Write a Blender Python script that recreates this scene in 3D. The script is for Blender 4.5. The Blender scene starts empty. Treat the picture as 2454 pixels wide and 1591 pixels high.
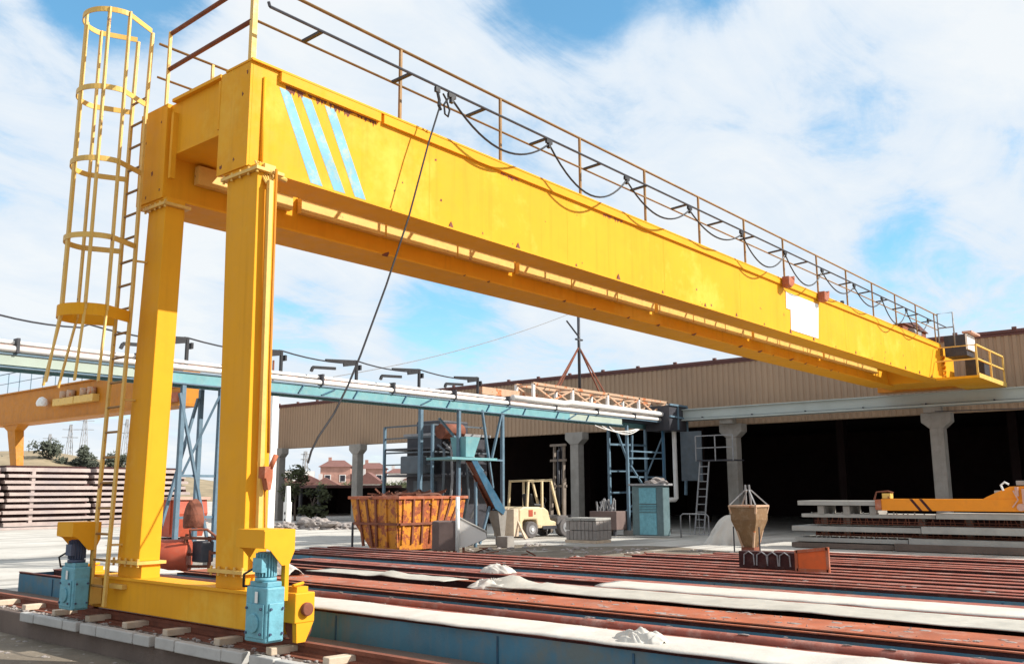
import bpy, bmesh, math, random
from mathutils import Vector, Matrix, noise as mnoise
random.seed(7)
S = bpy.context.scene
C = S.collection
V = Vector

# ------------------------------------------------------------------ camera
cam_d = bpy.data.cameras.new('camera')
cam = bpy.data.objects.new('camera', cam_d)
C.objects.link(cam)
cam_d.sensor_width = 36.0
cam_d.lens = 2186.41 / 2454 * 36.0
cam_d.clip_end = 3000
cam_d.clip_start = 0.1
rt, dn, fw = (0.64043374, -0.76800062, -0.00443539), (0.12893788, 0.11321055, -0.98516922), (0.75711271, 0.63036372, 0.17152823)
m = Matrix.Identity(4)
for i in range(3):
    m[i][0] = rt[i]; m[i][1] = -dn[i]; m[i][2] = -fw[i]
m[2][3] = 1.8
cam.matrix_world = m
S.camera = cam

# ------------------------------------------------------------------ light
SUN = V((0.56, -0.98, 0.79)).normalized()            # towards the sun
elev = math.asin(SUN.z)
azim = math.atan2(SUN.x, SUN.y)
sd = bpy.data.lights.new('sun', 'SUN')
sd.energy = 5.0
sd.angle = math.radians(0.53)
sd.color = (1.0, 0.95, 0.86)
sun = bpy.data.objects.new('sun', sd)
C.objects.link(sun)
sun.rotation_euler = (-SUN).to_track_quat('-Z', 'Y').to_euler()
S.view_settings.view_transform = 'Standard'
S.view_settings.look = 'None'
S.view_settings.exposure = 0.46
S.view_settings.gamma = 1.0

W = bpy.data.worlds.new('World')
S.world = W
W.use_nodes = True
nt = W.node_tree
nt.nodes.clear()
def nd(t, **k):
    n = nt.nodes.new(t)
    for a, b in k.items(): setattr(n, a, b)
    return n
def lk(a, b): nt.links.new(a, b)
def mth(op, a, b=None, clamp=False):
    n = nd('ShaderNodeMath', operation=op, use_clamp=clamp)
    for i, x in enumerate((a, b)):
        if x is None: continue
        if isinstance(x, (int, float)): n.inputs[i].default_value = x
        else: lk(x, n.inputs[i])
    return n.outputs[0]
out = nd('ShaderNodeOutputWorld')
sky = nd('ShaderNodeTexSky', sky_type='NISHITA', sun_disc=False)
sky.sun_elevation = elev
sky.sun_rotation = azim
sky.air_density = 1.0; sky.dust_density = 0.4; sky.ozone_density = 2.5
hs = nd('ShaderNodeHueSaturation')
hs.inputs['Saturation'].default_value = 1.30
hs.inputs['Hue'].default_value = 0.480
lk(sky.outputs[0], hs.inputs['Color'])
bg_blue = nd('ShaderNodeBackground'); bg_blue.inputs[1].default_value = 0.165
lk(hs.outputs[0], bg_blue.inputs[0])
bg_cl = nd('ShaderNodeBackground'); bg_cl.inputs[1].default_value = 0.71
tc = nd('ShaderNodeTexCoord')
sep = nd('ShaderNodeSeparateXYZ'); lk(tc.outputs['Generated'], sep.inputs[0])
zc = mth('ADD', mth('MAXIMUM', sep.outputs[2], 0.0), 0.22)
u = mth('DIVIDE', sep.outputs[0], zc); v = mth('DIVIDE', sep.outputs[1], zc)
comb = nd('ShaderNodeCombineXYZ'); lk(u, comb.inputs[0]); lk(v, comb.inputs[1])
def wnoise(sc, det, ro, dist, off, stretch=(1, 1, 1)):
    mp = nd('ShaderNodeMapping'); mp.inputs['Location'].default_value = off
    mp.inputs['Scale'].default_value = stretch; mp.inputs['Rotation'].default_value = (0, 0, 0.5)
    lk(comb.outputs[0], mp.inputs[0])
    n = nd('ShaderNodeTexNoise'); n.inputs['Scale'].default_value = sc
    n.inputs['Detail'].default_value = det; n.inputs['Roughness'].default_value = ro
    n.inputs['Distortion'].default_value = dist
    lk(mp.outputs[0], n.inputs['Vector'])
    return n.outputs[0]
big = wnoise(1.1, 9, 0.62, 0.35, (3.1, 1.7, 0))
fine = wnoise(3.6, 9, 0.66, 0.7, (0.4, 8.2, 0), (0.8, 1.35, 1))
# clear patches between the clouds: direction, cosine of the radius, depth of the gap
GAPS = [((0.371, 0.782, 0.501), 0.9930, 0.27), ((0.690, 0.505, 0.518), 0.9930, 0.22), ((0.905, 0.324, 0.276), 0.9930, 0.06),
        ((0.707, 0.680, 0.195), 0.9955, 0.16), ((0.873, 0.281, 0.40), 0.9950, 0.10), ((0.57, 0.80, 0.19), 0.9960, 0.10),
        ((0.935, 0.263, 0.235), 0.9970, 0.08), ((0.76, 0.39, 0.52), 0.9960, 0.10)]
gap = None
for d, c0, w in GAPS:
    vd = nd('ShaderNodeVectorMath', operation='DOT_PRODUCT')
    lk(tc.outputs['Generated'], vd.inputs[0]); vd.inputs[1].default_value = V(d).normalized()
    mr = nd('ShaderNodeMapRange', interpolation_type='SMOOTHSTEP')
    mr.inputs['From Min'].default_value = c0; mr.inputs['From Max'].default_value = 1.0
    mr.inputs['To Max'].default_value = w
    lk(vd.outputs['Value'], mr.inputs['Value'])
    gap = mr.outputs[0] if gap is None else mth('ADD', gap, mr.outputs[0])
dens = mth('SUBTRACT', mth('ADD', mth('MULTIPLY', big, 0.62), mth('MULTIPLY', fine, 0.38)), gap)
mr = nd('ShaderNodeMapRange', interpolation_type='SMOOTHSTEP')
mr.inputs['From Min'].default_value = 0.29; mr.inputs['From Max'].default_value = 0.47
lk(dens, mr.inputs['Value'])
cfac = mth('ADD', mth('MULTIPLY', mr.outputs[0], 0.84), 0.14, True)
cr = nd('ShaderNodeValToRGB')
cr.color_ramp.elements[0].color = (0.70, 0.83, 0.98, 1); cr.color_ramp.elements[0].position = 0.36
cr.color_ramp.elements[1].color = (0.93, 0.97, 1.0, 1); cr.color_ramp.elements[1].position = 0.58
lk(dens, cr.inputs[0]); lk(cr.outputs[0], bg_cl.inputs[0])
mx = nd('ShaderNodeMixShader')
lk(cfac, mx.inputs[0]); lk(bg_blue.outputs[0], mx.inputs[1]); lk(bg_cl.outputs[0], mx.inputs[2])
lk(mx.outputs[0], out.inputs[0])

# ------------------------------------------------------------------ materials
def mat(name, col, rough=0.6, var=0.18, scale=3.0, dirt=0.0, dirt_col=(0.10, 0.07, 0.05), rust=0.0, rust_col=(0.16, 0.045, 0.018),
        rust_scale=2.2, metal=0.0, bump=0.15, bump_scale=30.0, streak=0.0, col2=None, patch=0.0, spec=0.35):
    """procedural surface: tonal mottling, large second-colour patches, vertical streaks, dirt and rust spots, fine bump"""
    M = bpy.data.materials.new(name); M.use_nodes = True
    t = M.node_tree; t.nodes.clear()
    def N(ty, **k):
        n = t.nodes.new(ty)
        for a, b in k.items(): setattr(n, a, b)
        return n
    L = t.links.new
    o = N('ShaderNodeOutputMaterial'); p = N('ShaderNodeBsdfPrincipled'); L(p.outputs[0], o.inputs[0])
    tcn = N('ShaderNodeTexCoord')
    def noise(sc, det=6, ro=0.6, stretch=None):
        n = N('ShaderNodeTexNoise'); n.inputs['Scale'].default_value = sc
        n.inputs['Detail'].default_value = det; n.inputs['Roughness'].default_value = ro
        if stretch:
            mp = N('ShaderNodeMapping'); mp.inputs['Scale'].default_value = stretch
            L(tcn.outputs['Object'], mp.inputs[0]); L(mp.outputs[0], n.inputs[0])
        else: L(tcn.outputs['Object'], n.inputs[0])
        return n.outputs[0]
    def ramp(src, a, b, lo=0.0, hi=1.0):
        r = N('ShaderNodeMapRange'); r.inputs['From Min'].default_value = a; r.inputs['From Max'].default_value = b
        r.inputs['To Min'].default_value = lo; r.inputs['To Max'].default_value = hi
        L(src, r.inputs[0]); return r.outputs[0]
    def mix(fac, a, b):
        x = N('ShaderNodeMix', data_type='RGBA')
        if isinstance(fac, float): x.inputs[0].default_value = fac
        else: L(fac, x.inputs[0])
        for i, q in ((6, a), (7, b)):
            if isinstance(q, tuple): x.inputs[i].default_value = (*q[:3], 1)
            else: L(q, x.inputs[i])
        return x.outputs[2]
    lo = tuple(c * (1 - var) for c in col); hi = tuple(min(1, c * (1 + var * 0.6)) for c in col)
    c = mix(ramp(noise(scale, 8, 0.65), 0.3, 0.7), lo, hi)
    if col2: c = mix(ramp(noise(scale * 0.35, 6, 0.7), 0.52 - patch, 0.62 - patch), c, col2)
    if streak:
        c = mix(ramp(noise(1.0, 5, 0.6, (9, 9, 0.35)), 0.52, 0.75, 0, streak), c, dirt_col)
    if dirt:
        c = mix(ramp(noise(scale * 2.3, 10, 0.7), 0.5, 0.72, 0, dirt), c, dirt_col)
    rr = None
    if rust:
        th = 0.80 - rust * 0.30
        rr = ramp(noise(rust_scale, 12, 0.72), th, th + 0.035)
        rc = mix(ramp(noise(18, 4, 0.6), 0.35, 0.65), rust_col, tuple(min(1, q * 2.3) for q in rust_col))
        c = mix(rr, c, rc)
    L(c, p.inputs['Base Color'])
    L(ramp(noise(scale * 4, 4, 0.6), 0.3, 0.7, max(0.05, rough - 0.12), min(1, rough + 0.12)), p.inputs['Roughness'])
    p.inputs['Metallic'].default_value = metal
    p.inputs['Specular IOR Level'].default_value = spec
    if bump:
        b = N('ShaderNodeBump'); b.inputs['Strength'].default_value = bump; b.inputs['Distance'].default_value = 0.02
        L(noise(bump_scale, 6, 0.65), b.inputs['Height']); L(b.outputs[0], p.inputs['Normal'])
    return M

M = {}
M['yellow'] = mat('yellow paint', (0.75, 0.35, 0.020), 0.55, 0.07, 1.2, dirt=0.12, dirt_col=(0.45, 0.19, 0.01), rust=0.30, rust_col=(0.17, 0.045, 0.012), rust_scale=1.9, streak=0.30, bump=0.05, spec=0.10, col2=(0.77, 0.43, 0.05), patch=-0.01)
M['yellow_clean'] = mat('yellow paint clean', (0.76, 0.355, 0.022), 0.55, 0.08, 2.0, spec=0.10, dirt=0.12, dirt_col=(0.42, 0.18, 0.02), rust=0.22, bump=0.05)
M['yellow_pale'] = mat('pale yellow paint', (0.70, 0.44, 0.11), 0.5, 0.12, 3.0, dirt=0.3, dirt_col=(0.35, 0.17, 0.06), rust=0.62, rust_col=(0.14, 0.05, 0.02), rust_scale=5, bump=0.05)
M['orange'] = mat('orange crane paint', (0.50, 0.18, 0.006), 0.6, 0.12, 1.5, dirt=0.2, streak=0.3, rust=0.3, bump=0.05)
M['orange_beam'] = mat('orange lifting beam paint', (0.80, 0.27, 0.012), 0.5, 0.08, 1.5, dirt=0.15, rust=0.35, bump=0.05)
M['skip'] = mat('worn orange skip paint', (0.62, 0.24, 0.025), 0.6, 0.22, 2.5, rust=1.05, rust_scale=3.2, rust_col=(0.19, 0.05, 0.02), streak=0.4, dirt_col=(0.16, 0.05, 0.02), bump=0.3)
M['rust'] = mat('rusty steel', (0.21, 0.07, 0.04), 0.8, 0.35, 4.0, dirt=0.4, dirt_col=(0.05, 0.02, 0.015), bump=0.4)
M['rim'] = mat('red oxide steel rim', (0.29, 0.085, 0.058), 0.7, 0.35, 1.6, dirt=0.7, dirt_col=(0.40, 0.29, 0.25), rust=0.62, bump=0.25)
M['rim_orange'] = mat('orange red steel rim', (0.39, 0.11, 0.05), 0.65, 0.32, 1.6, dirt=0.55, dirt_col=(0.45, 0.31, 0.25), rust=0.4, bump=0.2)
M['bed_dark'] = mat('dark red formwork and gap shade', (0.045, 0.012, 0.012), 0.8, 0.3, 3.0, dirt=0.3, dirt_col=(0.2, 0.12, 0.10), bump=0.3)  # dark red steel; also paints shade on rim webs and in gaps
M['bed_blue'] = mat('weathered blue formwork', (0.06, 0.19, 0.28), 0.55, 0.22, 1.4, dirt=0.25, dirt_col=(0.18, 0.17, 0.14), streak=0.35, rust=0.36, bump=0.15, col2=(0.13, 0.17, 0.17), patch=0.02)
M['girder_blue'] = mat('pale blue steel', (0.155, 0.345, 0.375), 0.5, 0.18, 1.5, dirt=0.35, dirt_col=(0.34, 0.38, 0.33), rust=0.34, bump=0.1)
M['girder_pale'] = mat('faded pale green steel', (0.36, 0.42, 0.36), 0.6, 0.12, 1.5, dirt=0.25, dirt_col=(0.3, 0.3, 0.25), rust=0.3, bump=0.1)
M['tower_blue'] = mat('grey blue steel', (0.115, 0.185, 0.245), 0.5, 0.25, 3.0, dirt=0.35, dirt_col=(0.1, 0.1, 0.1), rust=0.3, bump=0.1)
M['tower_dark'] = mat('dark grey blue steel', (0.09, 0.11, 0.13), 0.5, 0.25, 3.0, dirt=0.35, rust=0.3, bump=0.1)
M['deep_blue'] = mat('deep blue steel', (0.03, 0.10, 0.17), 0.5, 0.3, 2.0, dirt=0.4, dirt_col=(0.15, 0.12, 0.10), rust=0.4, bump=0.1)
M['motor'] = mat('light blue machine paint', (0.15, 0.38, 0.46), 0.5, 0.2, 6.0, dirt=0.35, dirt_col=(0.08, 0.12, 0.15), rust=0.25, bump=0.25)
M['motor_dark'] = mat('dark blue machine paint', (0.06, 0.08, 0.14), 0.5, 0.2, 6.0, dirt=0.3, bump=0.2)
M['cabinet'] = mat('turquoise cabinet paint', (0.11, 0.17, 0.185), 0.5, 0.2, 2.5, dirt=0.4, dirt_col=(0.05, 0.07, 0.08), streak=0.4, rust=0.3)
M['stripe'] = mat('sky blue stripe paint', (0.145, 0.37, 0.47), 0.5, 0.2, 3.0, dirt=0.55, dirt_col=(0.6, 0.4, 0.1), rust=0.25, bump=0.05)
M['white'] = mat('white paint', (0.78, 0.78, 0.76), 0.5, 0.07, 3.0, dirt=0.2, dirt_col=(0.45, 0.42, 0.38), bump=0.05)
M['pipe'] = mat('white lacquered pipe', (0.80, 0.77, 0.74), 0.4, 0.08, 2.0, dirt=0.25, dirt_col=(0.5, 0.38, 0.3), bump=0.05)
M['pink'] = mat('faded pinkish steel', (0.55, 0.33, 0.26), 0.6, 0.2, 3.0, dirt=0.4, dirt_col=(0.3, 0.15, 0.1), bump=0.1)
M['cream_rust'] = mat('cream truss with rust', (0.50, 0.33, 0.22), 0.6, 0.25, 3.0, rust=0.86, rust_scale=3.0, rust_col=(0.26, 0.085, 0.03), bump=0.2)
M['rail_paint'] = mat('worn handrail paint', (0.30, 0.16, 0.05), 0.6, 0.3, 3.0, dirt=0.4, dirt_col=(0.07, 0.04, 0.03), rust=0.5, bump=0.1)
M['black'] = mat('black rubber', (0.018, 0.018, 0.022), 0.5, 0.2, 5.0, bump=0.1)
M['dark_steel'] = mat('dark steel', (0.045, 0.045, 0.055), 0.5, 0.3, 5.0, rust=0.3, bump=0.2)
M['grey_steel'] = mat('grey galvanised steel', (0.28, 0.28, 0.29), 0.5, 0.2, 5.0, dirt=0.3, bump=0.15)
M['concrete'] = mat('grey concrete', (0.30, 0.28, 0.255), 0.85, 0.2, 2.0, dirt=0.4, dirt_col=(0.17, 0.14, 0.12), streak=0.25, bump=0.35)
M['concrete_wall'] = mat('stained concrete', (0.16, 0.12, 0.10), 0.9, 0.3, 1.2, dirt=0.5, dirt_col=(0.11, 0.08, 0.065), streak=0.35, bump=0.5)
M['precast'] = mat('pale precast concrete', (0.44, 0.36, 0.33), 0.85, 0.2, 1.5, dirt=0.45, dirt_col=(0.28, 0.2, 0.19), bump=0.35, col2=(0.36, 0.30, 0.29), patch=-0.03)
M['precast_grey'] = mat('grey precast concrete', (0.37, 0.36, 0.335), 0.85, 0.16, 1.5, dirt=0.35, dirt_col=(0.2, 0.18, 0.17), bump=0.35)
M['block'] = mat('pale kerb block', (0.44, 0.43, 0.41), 0.8, 0.15, 3.0, dirt=0.5, dirt_col=(0.32, 0.3, 0.29), bump=0.2)
M['wood'] = mat('sun bleached timber', (0.60, 0.48, 0.36), 0.8, 0.2, 4.0, dirt=0.3, dirt_col=(0.3, 0.18, 0.12), bump=0.3)
M['cladding'] = mat('beige cladding', (0.36, 0.245, 0.16), 0.6, 0.14, 0.35, dirt=0.2, dirt_col=(0.22, 0.15, 0.11), streak=0.4, bump=0.03)
M['roof_trim'] = mat('dark red roof trim', (0.13, 0.055, 0.05), 0.6, 0.2, 1.0, bump=0.05)
M['dark_wall'] = mat('interior wall with painted shade', (0.028, 0.015, 0.014), 0.9, 0.3, 0.6, bump=0.1)  # shade of the unlit interior put into the wall colour
M['runway'] = mat('pale green grey steel', (0.40, 0.44, 0.42), 0.6, 0.1, 0.6, dirt=0.2, dirt_col=(0.25, 0.25, 0.22), bump=0.05)
M['tarp'] = mat('white tarpaulin', (0.56, 0.53, 0.48), 0.75, 0.12, 2.5, dirt=0.4, dirt_col=(0.45, 0.38, 0.32), bump=0.35, bump_scale=9)
M['tarp_grey'] = mat('dusty grey tarpaulin', (0.44, 0.42, 0.37), 0.8, 0.2, 2.5, dirt=0.35, dirt_col=(0.25, 0.22, 0.2), bump=0.4, bump_scale=9)
M['sack'] = mat('tan steel plate', (0.20, 0.115, 0.055), 0.7, 0.2, 3.0, dirt=0.35, dirt_col=(0.5, 0.4, 0.28), rust=0.35, bump=0.2)
M['forklift'] = mat('cream vehicle paint', (0.66, 0.53, 0.33), 0.5, 0.1, 3.0, dirt=0.25, dirt_col=(0.35, 0.26, 0.16), rust=0.22, bump=0.05)
M['tyre'] = mat('dusty tyre rubber', (0.13, 0.12, 0.12), 0.9, 0.3, 5.0, bump=0.3)
M['brick'] = mat('grey brick', (0.30, 0.27, 0.25), 0.85, 0.2, 5.0, dirt=0.2, bump=0.3)
M['red'] = mat('red machine paint', (0.42, 0.075, 0.035), 0.55, 0.2, 3.0, dirt=0.3, dirt_col=(0.3, 0.15, 0.1), rust=0.35, bump=0.15)
M['red_panel'] = mat('orange red panel', (0.68, 0.13, 0.03), 0.5, 0.1, 3.0, dirt=0.2, bump=0.05)
M['house_white'] = mat('white render', (0.72, 0.69, 0.66), 0.8, 0.06, 1.0, bump=0.05)
M['house_pink'] = mat('pink brick', (0.46, 0.25, 0.20), 0.8, 0.25, 1.0, bump=0.05)
M['tile'] = mat('brown red tile', (0.20, 0.095, 0.08), 0.8, 0.2, 2.0, bump=0.1)
M['pane'] = mat('dark window pane', (0.03, 0.03, 0.04), 0.2, 0.2, 2.0, bump=0)
M['leaf'] = mat('olive foliage', (0.075, 0.085, 0.035), 0.7, 0.4, 0.8, bump=0)
M['leaf_dark'] = mat('dark pine foliage', (0.075, 0.085, 0.060), 0.7, 0.4, 0.8, bump=0)
M['bark'] = mat('grey bark', (0.12, 0.09, 0.07), 0.9, 0.3, 6.0, bump=0.4)
M['rubble'] = mat('rubble', (0.34, 0.30, 0.28), 0.9, 0.35, 3.0, dirt=0.4, bump=0.6)
M['debris'] = mat('rusty scrap', (0.17, 0.07, 0.045), 0.9, 0.45, 5.0, dirt=0.4, bump=0.6)

# ------------------------------------------------------------------ helpers
ORG = {}
def tag(o, label=None, cat=None, group=None, kind=None):
    if label: o['label'] = label
    if cat: o['category'] = cat
    if group: o['group'] = group
    if kind or cat: o['kind'] = kind or 'thing'
    return o
def thing(name, loc, label, cat, group=None):
    o = bpy.data.objects.new(name, None)
    o.empty_display_size = 0.3
    C.objects.link(o); o.location = loc; ORG[o.name] = V(loc)
    return tag(o, label, cat, group)
def copy_tree(o, parent=None):
    c = o.copy(); C.objects.link(c); c.parent = parent
    if parent is not None: c.matrix_parent_inverse = o.matrix_parent_inverse.copy()
    for ch in o.children: copy_tree(ch, c)
    return c

class MB:
    """collects shapes in world (or thing-local) metres into one mesh"""
    def __init__(s): s.b = bmesh.new()
    def box(s, x0, x1, y0, y1, z0, z1):
        r = bmesh.ops.create_cube(s.b, size=1.0)
        for q in r['verts']:
            q.co = V(((x0 + x1) / 2 + q.co.x * (x1 - x0), (y0 + y1) / 2 + q.co.y * (y1 - y0), (z0 + z1) / 2 + q.co.z * (z1 - z0)))
        return s
    def _frame(s, d):
        d = d.normalized()
        up = V((0, 0, 1)) if abs(d.z) < 0.95 else V((1, 0, 0))
        a = d.cross(up).normalized(); b = a.cross(d).normalized()
        return a, b
    def bar(s, p, q, w, h=None):
        """straight member of rectangular section: w across (horizontal), h in height"""
        p, q = V(p), V(q); h = h or w
        a, b = s._frame(q - p)
        vs = []
        for e in (p, q):
            for i, j in ((-1, -1), (1, -1), (1, 1), (-1, 1)):
                vs.append(s.b.verts.new(e + a * (w / 2 * i) + b * (h / 2 * j)))
        for f in ((3, 2, 1, 0), (4, 5, 6, 7), (0, 1, 5, 4), (1, 2, 6, 5), (2, 3, 7, 6), (3, 0, 4, 7)):
            s.b.faces.new([vs[i] for i in f])
        return s
    def tube(s, pts, r, n=8, r1=None, cap=True):
        pts = [V(p) for p in pts]; rings = []
        ref = None
        for i, p in enumerate(pts):
            d = (pts[min(i + 1, len(pts) - 1)] - pts[max(i - 1, 0)]).normalized()
            if ref is None: a, b = s._frame(d)
            else:
                a = (ref - d * ref.dot(d)).normalized(); b = a.cross(d).normalized()
            ref = a
            rr = r if r1 is None else r + (r1 - r) * i / (len(pts) - 1)
            rings.append([s.b.verts.new(p + a * (rr * math.cos(2 * math.pi * k / n)) + b * (rr * math.sin(2 * math.pi * k / n))) for k in range(n)])
        for r0, r2 in zip(rings, rings[1:]):
            for k in range(n):
                f = s.b.faces.new((r0[k], r2[k], r2[(k + 1) % n], r0[(k + 1) % n])); f.smooth = n > 6
        if cap:
            s.b.faces.new(rings[0]); s.b.faces.new(rings[-1][::-1])
        return s
    def cyl(s, p, q, r, n=20, r1=None): return s.tube([p, q], r, n, r1)
    def prism(s, poly, axis, a, b):
        """polygon in the two other axes (in x<y<z order) extruded along axis from a to b"""
        def pt(u, w, t):
            return {'x': V((t, u, w)), 'y': V((u, t, w)), 'z': V((u, w, t))}[axis]
        A = [s.b.verts.new(pt(*p, a)) for p in poly]; B = [s.b.verts.new(pt(*p, b)) for p in poly]
        s.b.faces.new(A[::-1]); s.b.faces.new(B)
        for i in range(len(A)):
            j = (i + 1) % len(A); s.b.faces.new((A[i], A[j], B[j], B[i]))
        return s
    def hexa(s, bot, top):
        """eight corners: four at the bottom, four at the top, same order"""
        A = [s.b.verts.new(p) for p in bot]; B = [s.b.verts.new(p) for p in top]
        n = len(A)
        s.b.faces.new(A[::-1]); s.b.faces.new(B)
        for i in range(n):
            j = (i + 1) % n; s.b.faces.new((A[i], A[j], B[j], B[i]))
        return s
    def lump(s, c, r, seed=0, amp=0.3, sub=3, freq=1.6):
        q = bmesh.ops.create_icosphere(s.b, subdivisions=sub, radius=1.0)
        o = V((seed * 7.3, seed * 3.1, seed * 1.7))
        for vv in q['verts']:
            d = vv.co.copy()
            k = 1 + amp * (mnoise.noise(d * freq + o) + 0.5 * mnoise.noise(d * freq * 2.7 + o))
            vv.co = V((c[0] + d.x * r[0] * k, c[1] + d.y * r[1] * k, c[2] + max(d.z, -0.35) * r[2] * k))
        return s
    def build(s, name, m, parent=None, bev=0.0, seg=2, kind=None):
        bmesh.ops.recalc_face_normals(s.b, faces=s.b.faces[:])
        off = V((0, 0, 0)); p = parent
        while p is not None: off += ORG.get(p.name, V((0, 0, 0))); p = p.parent
        if off.length: bmesh.ops.translate(s.b, verts=s.b.verts[:], vec=-off)
        me = bpy.data.meshes.new(name); s.b.to_mesh(me); s.b.free()
        me.materials.append(M[m] if isinstance(m, str) else m)
        o = bpy.data.objects.new(name, me); C.objects.link(o)
        if parent is not None: o.parent = parent
        if bev:
            bv = o.modifiers.new('bevel', 'BEVEL'); bv.width = bev; bv.segments = seg; bv.limit_method = 'ANGLE'; bv.angle_limit = math.radians(40)
        if kind: o['kind'] = kind
        return o
def sag(p, q, drop, n=12):
    p, q = V(p), V(q)
    return [p.lerp(q, i / n) - V((0, 0, drop * 4 * (i / n) * (1 - i / n))) for i in range(n + 1)]
ORD = ['first', 'second', 'third', 'fourth', 'fifth', 'sixth', 'seventh', 'eighth', 'ninth', 'tenth', 'eleventh', 'twelfth', 'thirteenth', 'fourteenth', 'fifteenth', 'sixteenth', 'seventeenth', 'eighteenth', 'nineteenth', 'twentieth']

# ------------------------------------------------------------------ ground and far setting
def ground_mat():
    Mt = bpy.data.materials.new('yard ground'); Mt.use_nodes = True
    t = Mt.node_tree; p = t.nodes['Principled BSDF']; L = t.links.new
    tcn = t.nodes.new('ShaderNodeTexCoord')
    def noise(sc, det, ro=0.6):
        n = t.nodes.new('ShaderNodeTexNoise'); n.inputs['Scale'].default_value = sc; n.inputs['Detail'].default_value = det; n.inputs['Roughness'].default_value = ro
        L(tcn.outputs['Object'], n.inputs[0]); return n.outputs[0]
    def ramp(src, els):
        r = t.nodes.new('ShaderNodeValToRGB')
        while len(r.color_ramp.elements) < len(els): r.color_ramp.elements.new(0.5)
        for e, (pos, c) in zip(r.color_ramp.elements, els): e.position = pos; e.color = (*c, 1)
        L(src, r.inputs[0]); return r.outputs[0]
    def mix(f, a, b):
        x = t.nodes.new('ShaderNodeMix'); x.data_type = 'RGBA'
        L(f, x.inputs[0]); L(a, x.inputs[6]); L(b, x.inputs[7]); return x.outputs[2]
    base = ramp(noise(0.35, 10, 0.65), [(0.3, (0.36, 0.335, 0.30)), (0.5, (0.50, 0.475, 0.43)), (0.7, (0.58, 0.555, 0.51))])
    spots = ramp(noise(4.0, 12, 0.75), [(0.35, (0.22, 0.19, 0.16)), (0.6, (0.55, 0.52, 0.47))])
    f = t.nodes.new('ShaderNodeMapRange'); f.inputs['From Min'].default_value = 0.45; f.inputs['From Max'].default_value = 0.7; f.inputs['To Max'].default_value = 0.55
    L(noise(1.1, 6), f.inputs[0])
    mp = t.nodes.new('ShaderNodeMapping'); mp.inputs['Scale'].default_value = (0.05, 1.1, 1); mp.inputs['Rotation'].default_value = (0, 0, 0.25)
    L(tcn.outputs['Object'], mp.inputs[0])
    n3 = t.nodes.new('ShaderNodeTexNoise'); n3.inputs['Scale'].default_value = 1.0; n3.inputs['Detail'].default_value = 6; n3.inputs['Distortion'].default_value = 0.4
    L(mp.outputs[0], n3.inputs[0])
    f3 = t.nodes.new('ShaderNodeMapRange'); f3.inputs['From Min'].default_value = 0.53; f3.inputs['From Max'].default_value = 0.62; f3.inputs['To Max'].default_value = 0.5
    L(n3.outputs[0], f3.inputs[0])
    dk = t.nodes.new('ShaderNodeRGB'); dk.outputs[0].default_value = (0.20, 0.18, 0.16, 1)
    L(mix(f3.outputs[0], mix(f.outputs[0], base, spots), dk.outputs[0]), p.inputs['Base Color'])
    p.inputs['Roughness'].default_value = 0.92
    b = t.nodes.new('ShaderNodeBump'); b.inputs['Strength'].default_value = 0.5; b.inputs['Distance'].default_value = 0.03
    L(noise(14, 10, 0.7), b.inputs['Height']); L(b.outputs[0], p.inputs['Normal'])
    return Mt
M['ground'] = ground_mat()
M['hill'] = mat('dry scrub hillside', (0.30, 0.235, 0.15), 0.95, 0.35, 0.15, dirt=0.55, dirt_col=(0.10, 0.10, 0.05), bump=0.3, bump_scale=0.6)
g = bmesh.new()
R0 = 1500
bmesh.ops.create_grid(g, x_segments=60, y_segments=60, size=R0)
me = bpy.data.meshes.new('ground'); g.to_mesh(me); g.free(); me.materials.append(M['ground'])
gr = bpy.data.objects.new('ground', me); C.objects.link(gr); tag(gr, kind='structure')
# low hill beyond the yard: a ridge that rises to about ten metres
g = bmesh.new()
bmesh.ops.create_grid(g, x_segments=120, y_segments=60, size=1.0)
for q in g.verts:
    x, y = q.co.x, q.co.y
    az = math.radians(28 + 62 * (x + 1) / 2); d = 190 + 170 * (y + 1) / 2
    base = max(0.0, 1 - abs(y) ** 2.2) * min(1, (1 - abs(x)) * 6)
    prof = 3.5 + 9.5 * min(1, max(0, (x + 0.1) / 0.35))
    h = base * (prof + 1.6 * mnoise.noise(V((az * 9, d * 0.02, 1.3)))) - 0.4
    q.co = V((d * math.cos(az), d * math.sin(az), h))
for f in g.faces: f.smooth = True
me = bpy.data.meshes.new('hill'); g.to_mesh(me); g.free(); me.materials.append(M['hill'])
hl = bpy.data.objects.new('hill', me); C.objects.link(hl); tag(hl, kind='structure')

M['dirt'] = mat('packed grey brown dirt', (0.20, 0.165, 0.125), 0.95, 0.3, 1.2, dirt=0.35, dirt_col=(0.09, 0.075, 0.06), bump=0.6, bump_scale=18, col2=(0.42, 0.39, 0.33), patch=-0.05)
g = bmesh.new(); vs = []
for k in range(48):
    a = 2 * math.pi * k / 48; q = 1 + .28 * mnoise.noise(V((math.cos(a) * 2, math.sin(a) * 2, 4.4)))
    vs.append(g.verts.new((20.0 + 7.0 * q * math.cos(a), 15.5 + 5.6 * q * math.sin(a), .004)))
g.faces.new(vs); me = bpy.data.meshes.new('dirt_ground'); g.to_mesh(me); g.free(); me.materials.append(M['dirt'])
o = bpy.data.objects.new('dirt_ground', me); C.objects.link(o); tag(o, kind='structure')
o = MB().box(-60, 5.295, -60, 60, -0.1, 0.004).build('dirt_path', 'dirt'); tag(o, kind='structure')  # dirt up to the kerb; unseen part behind the camera added to lower bounce

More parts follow.
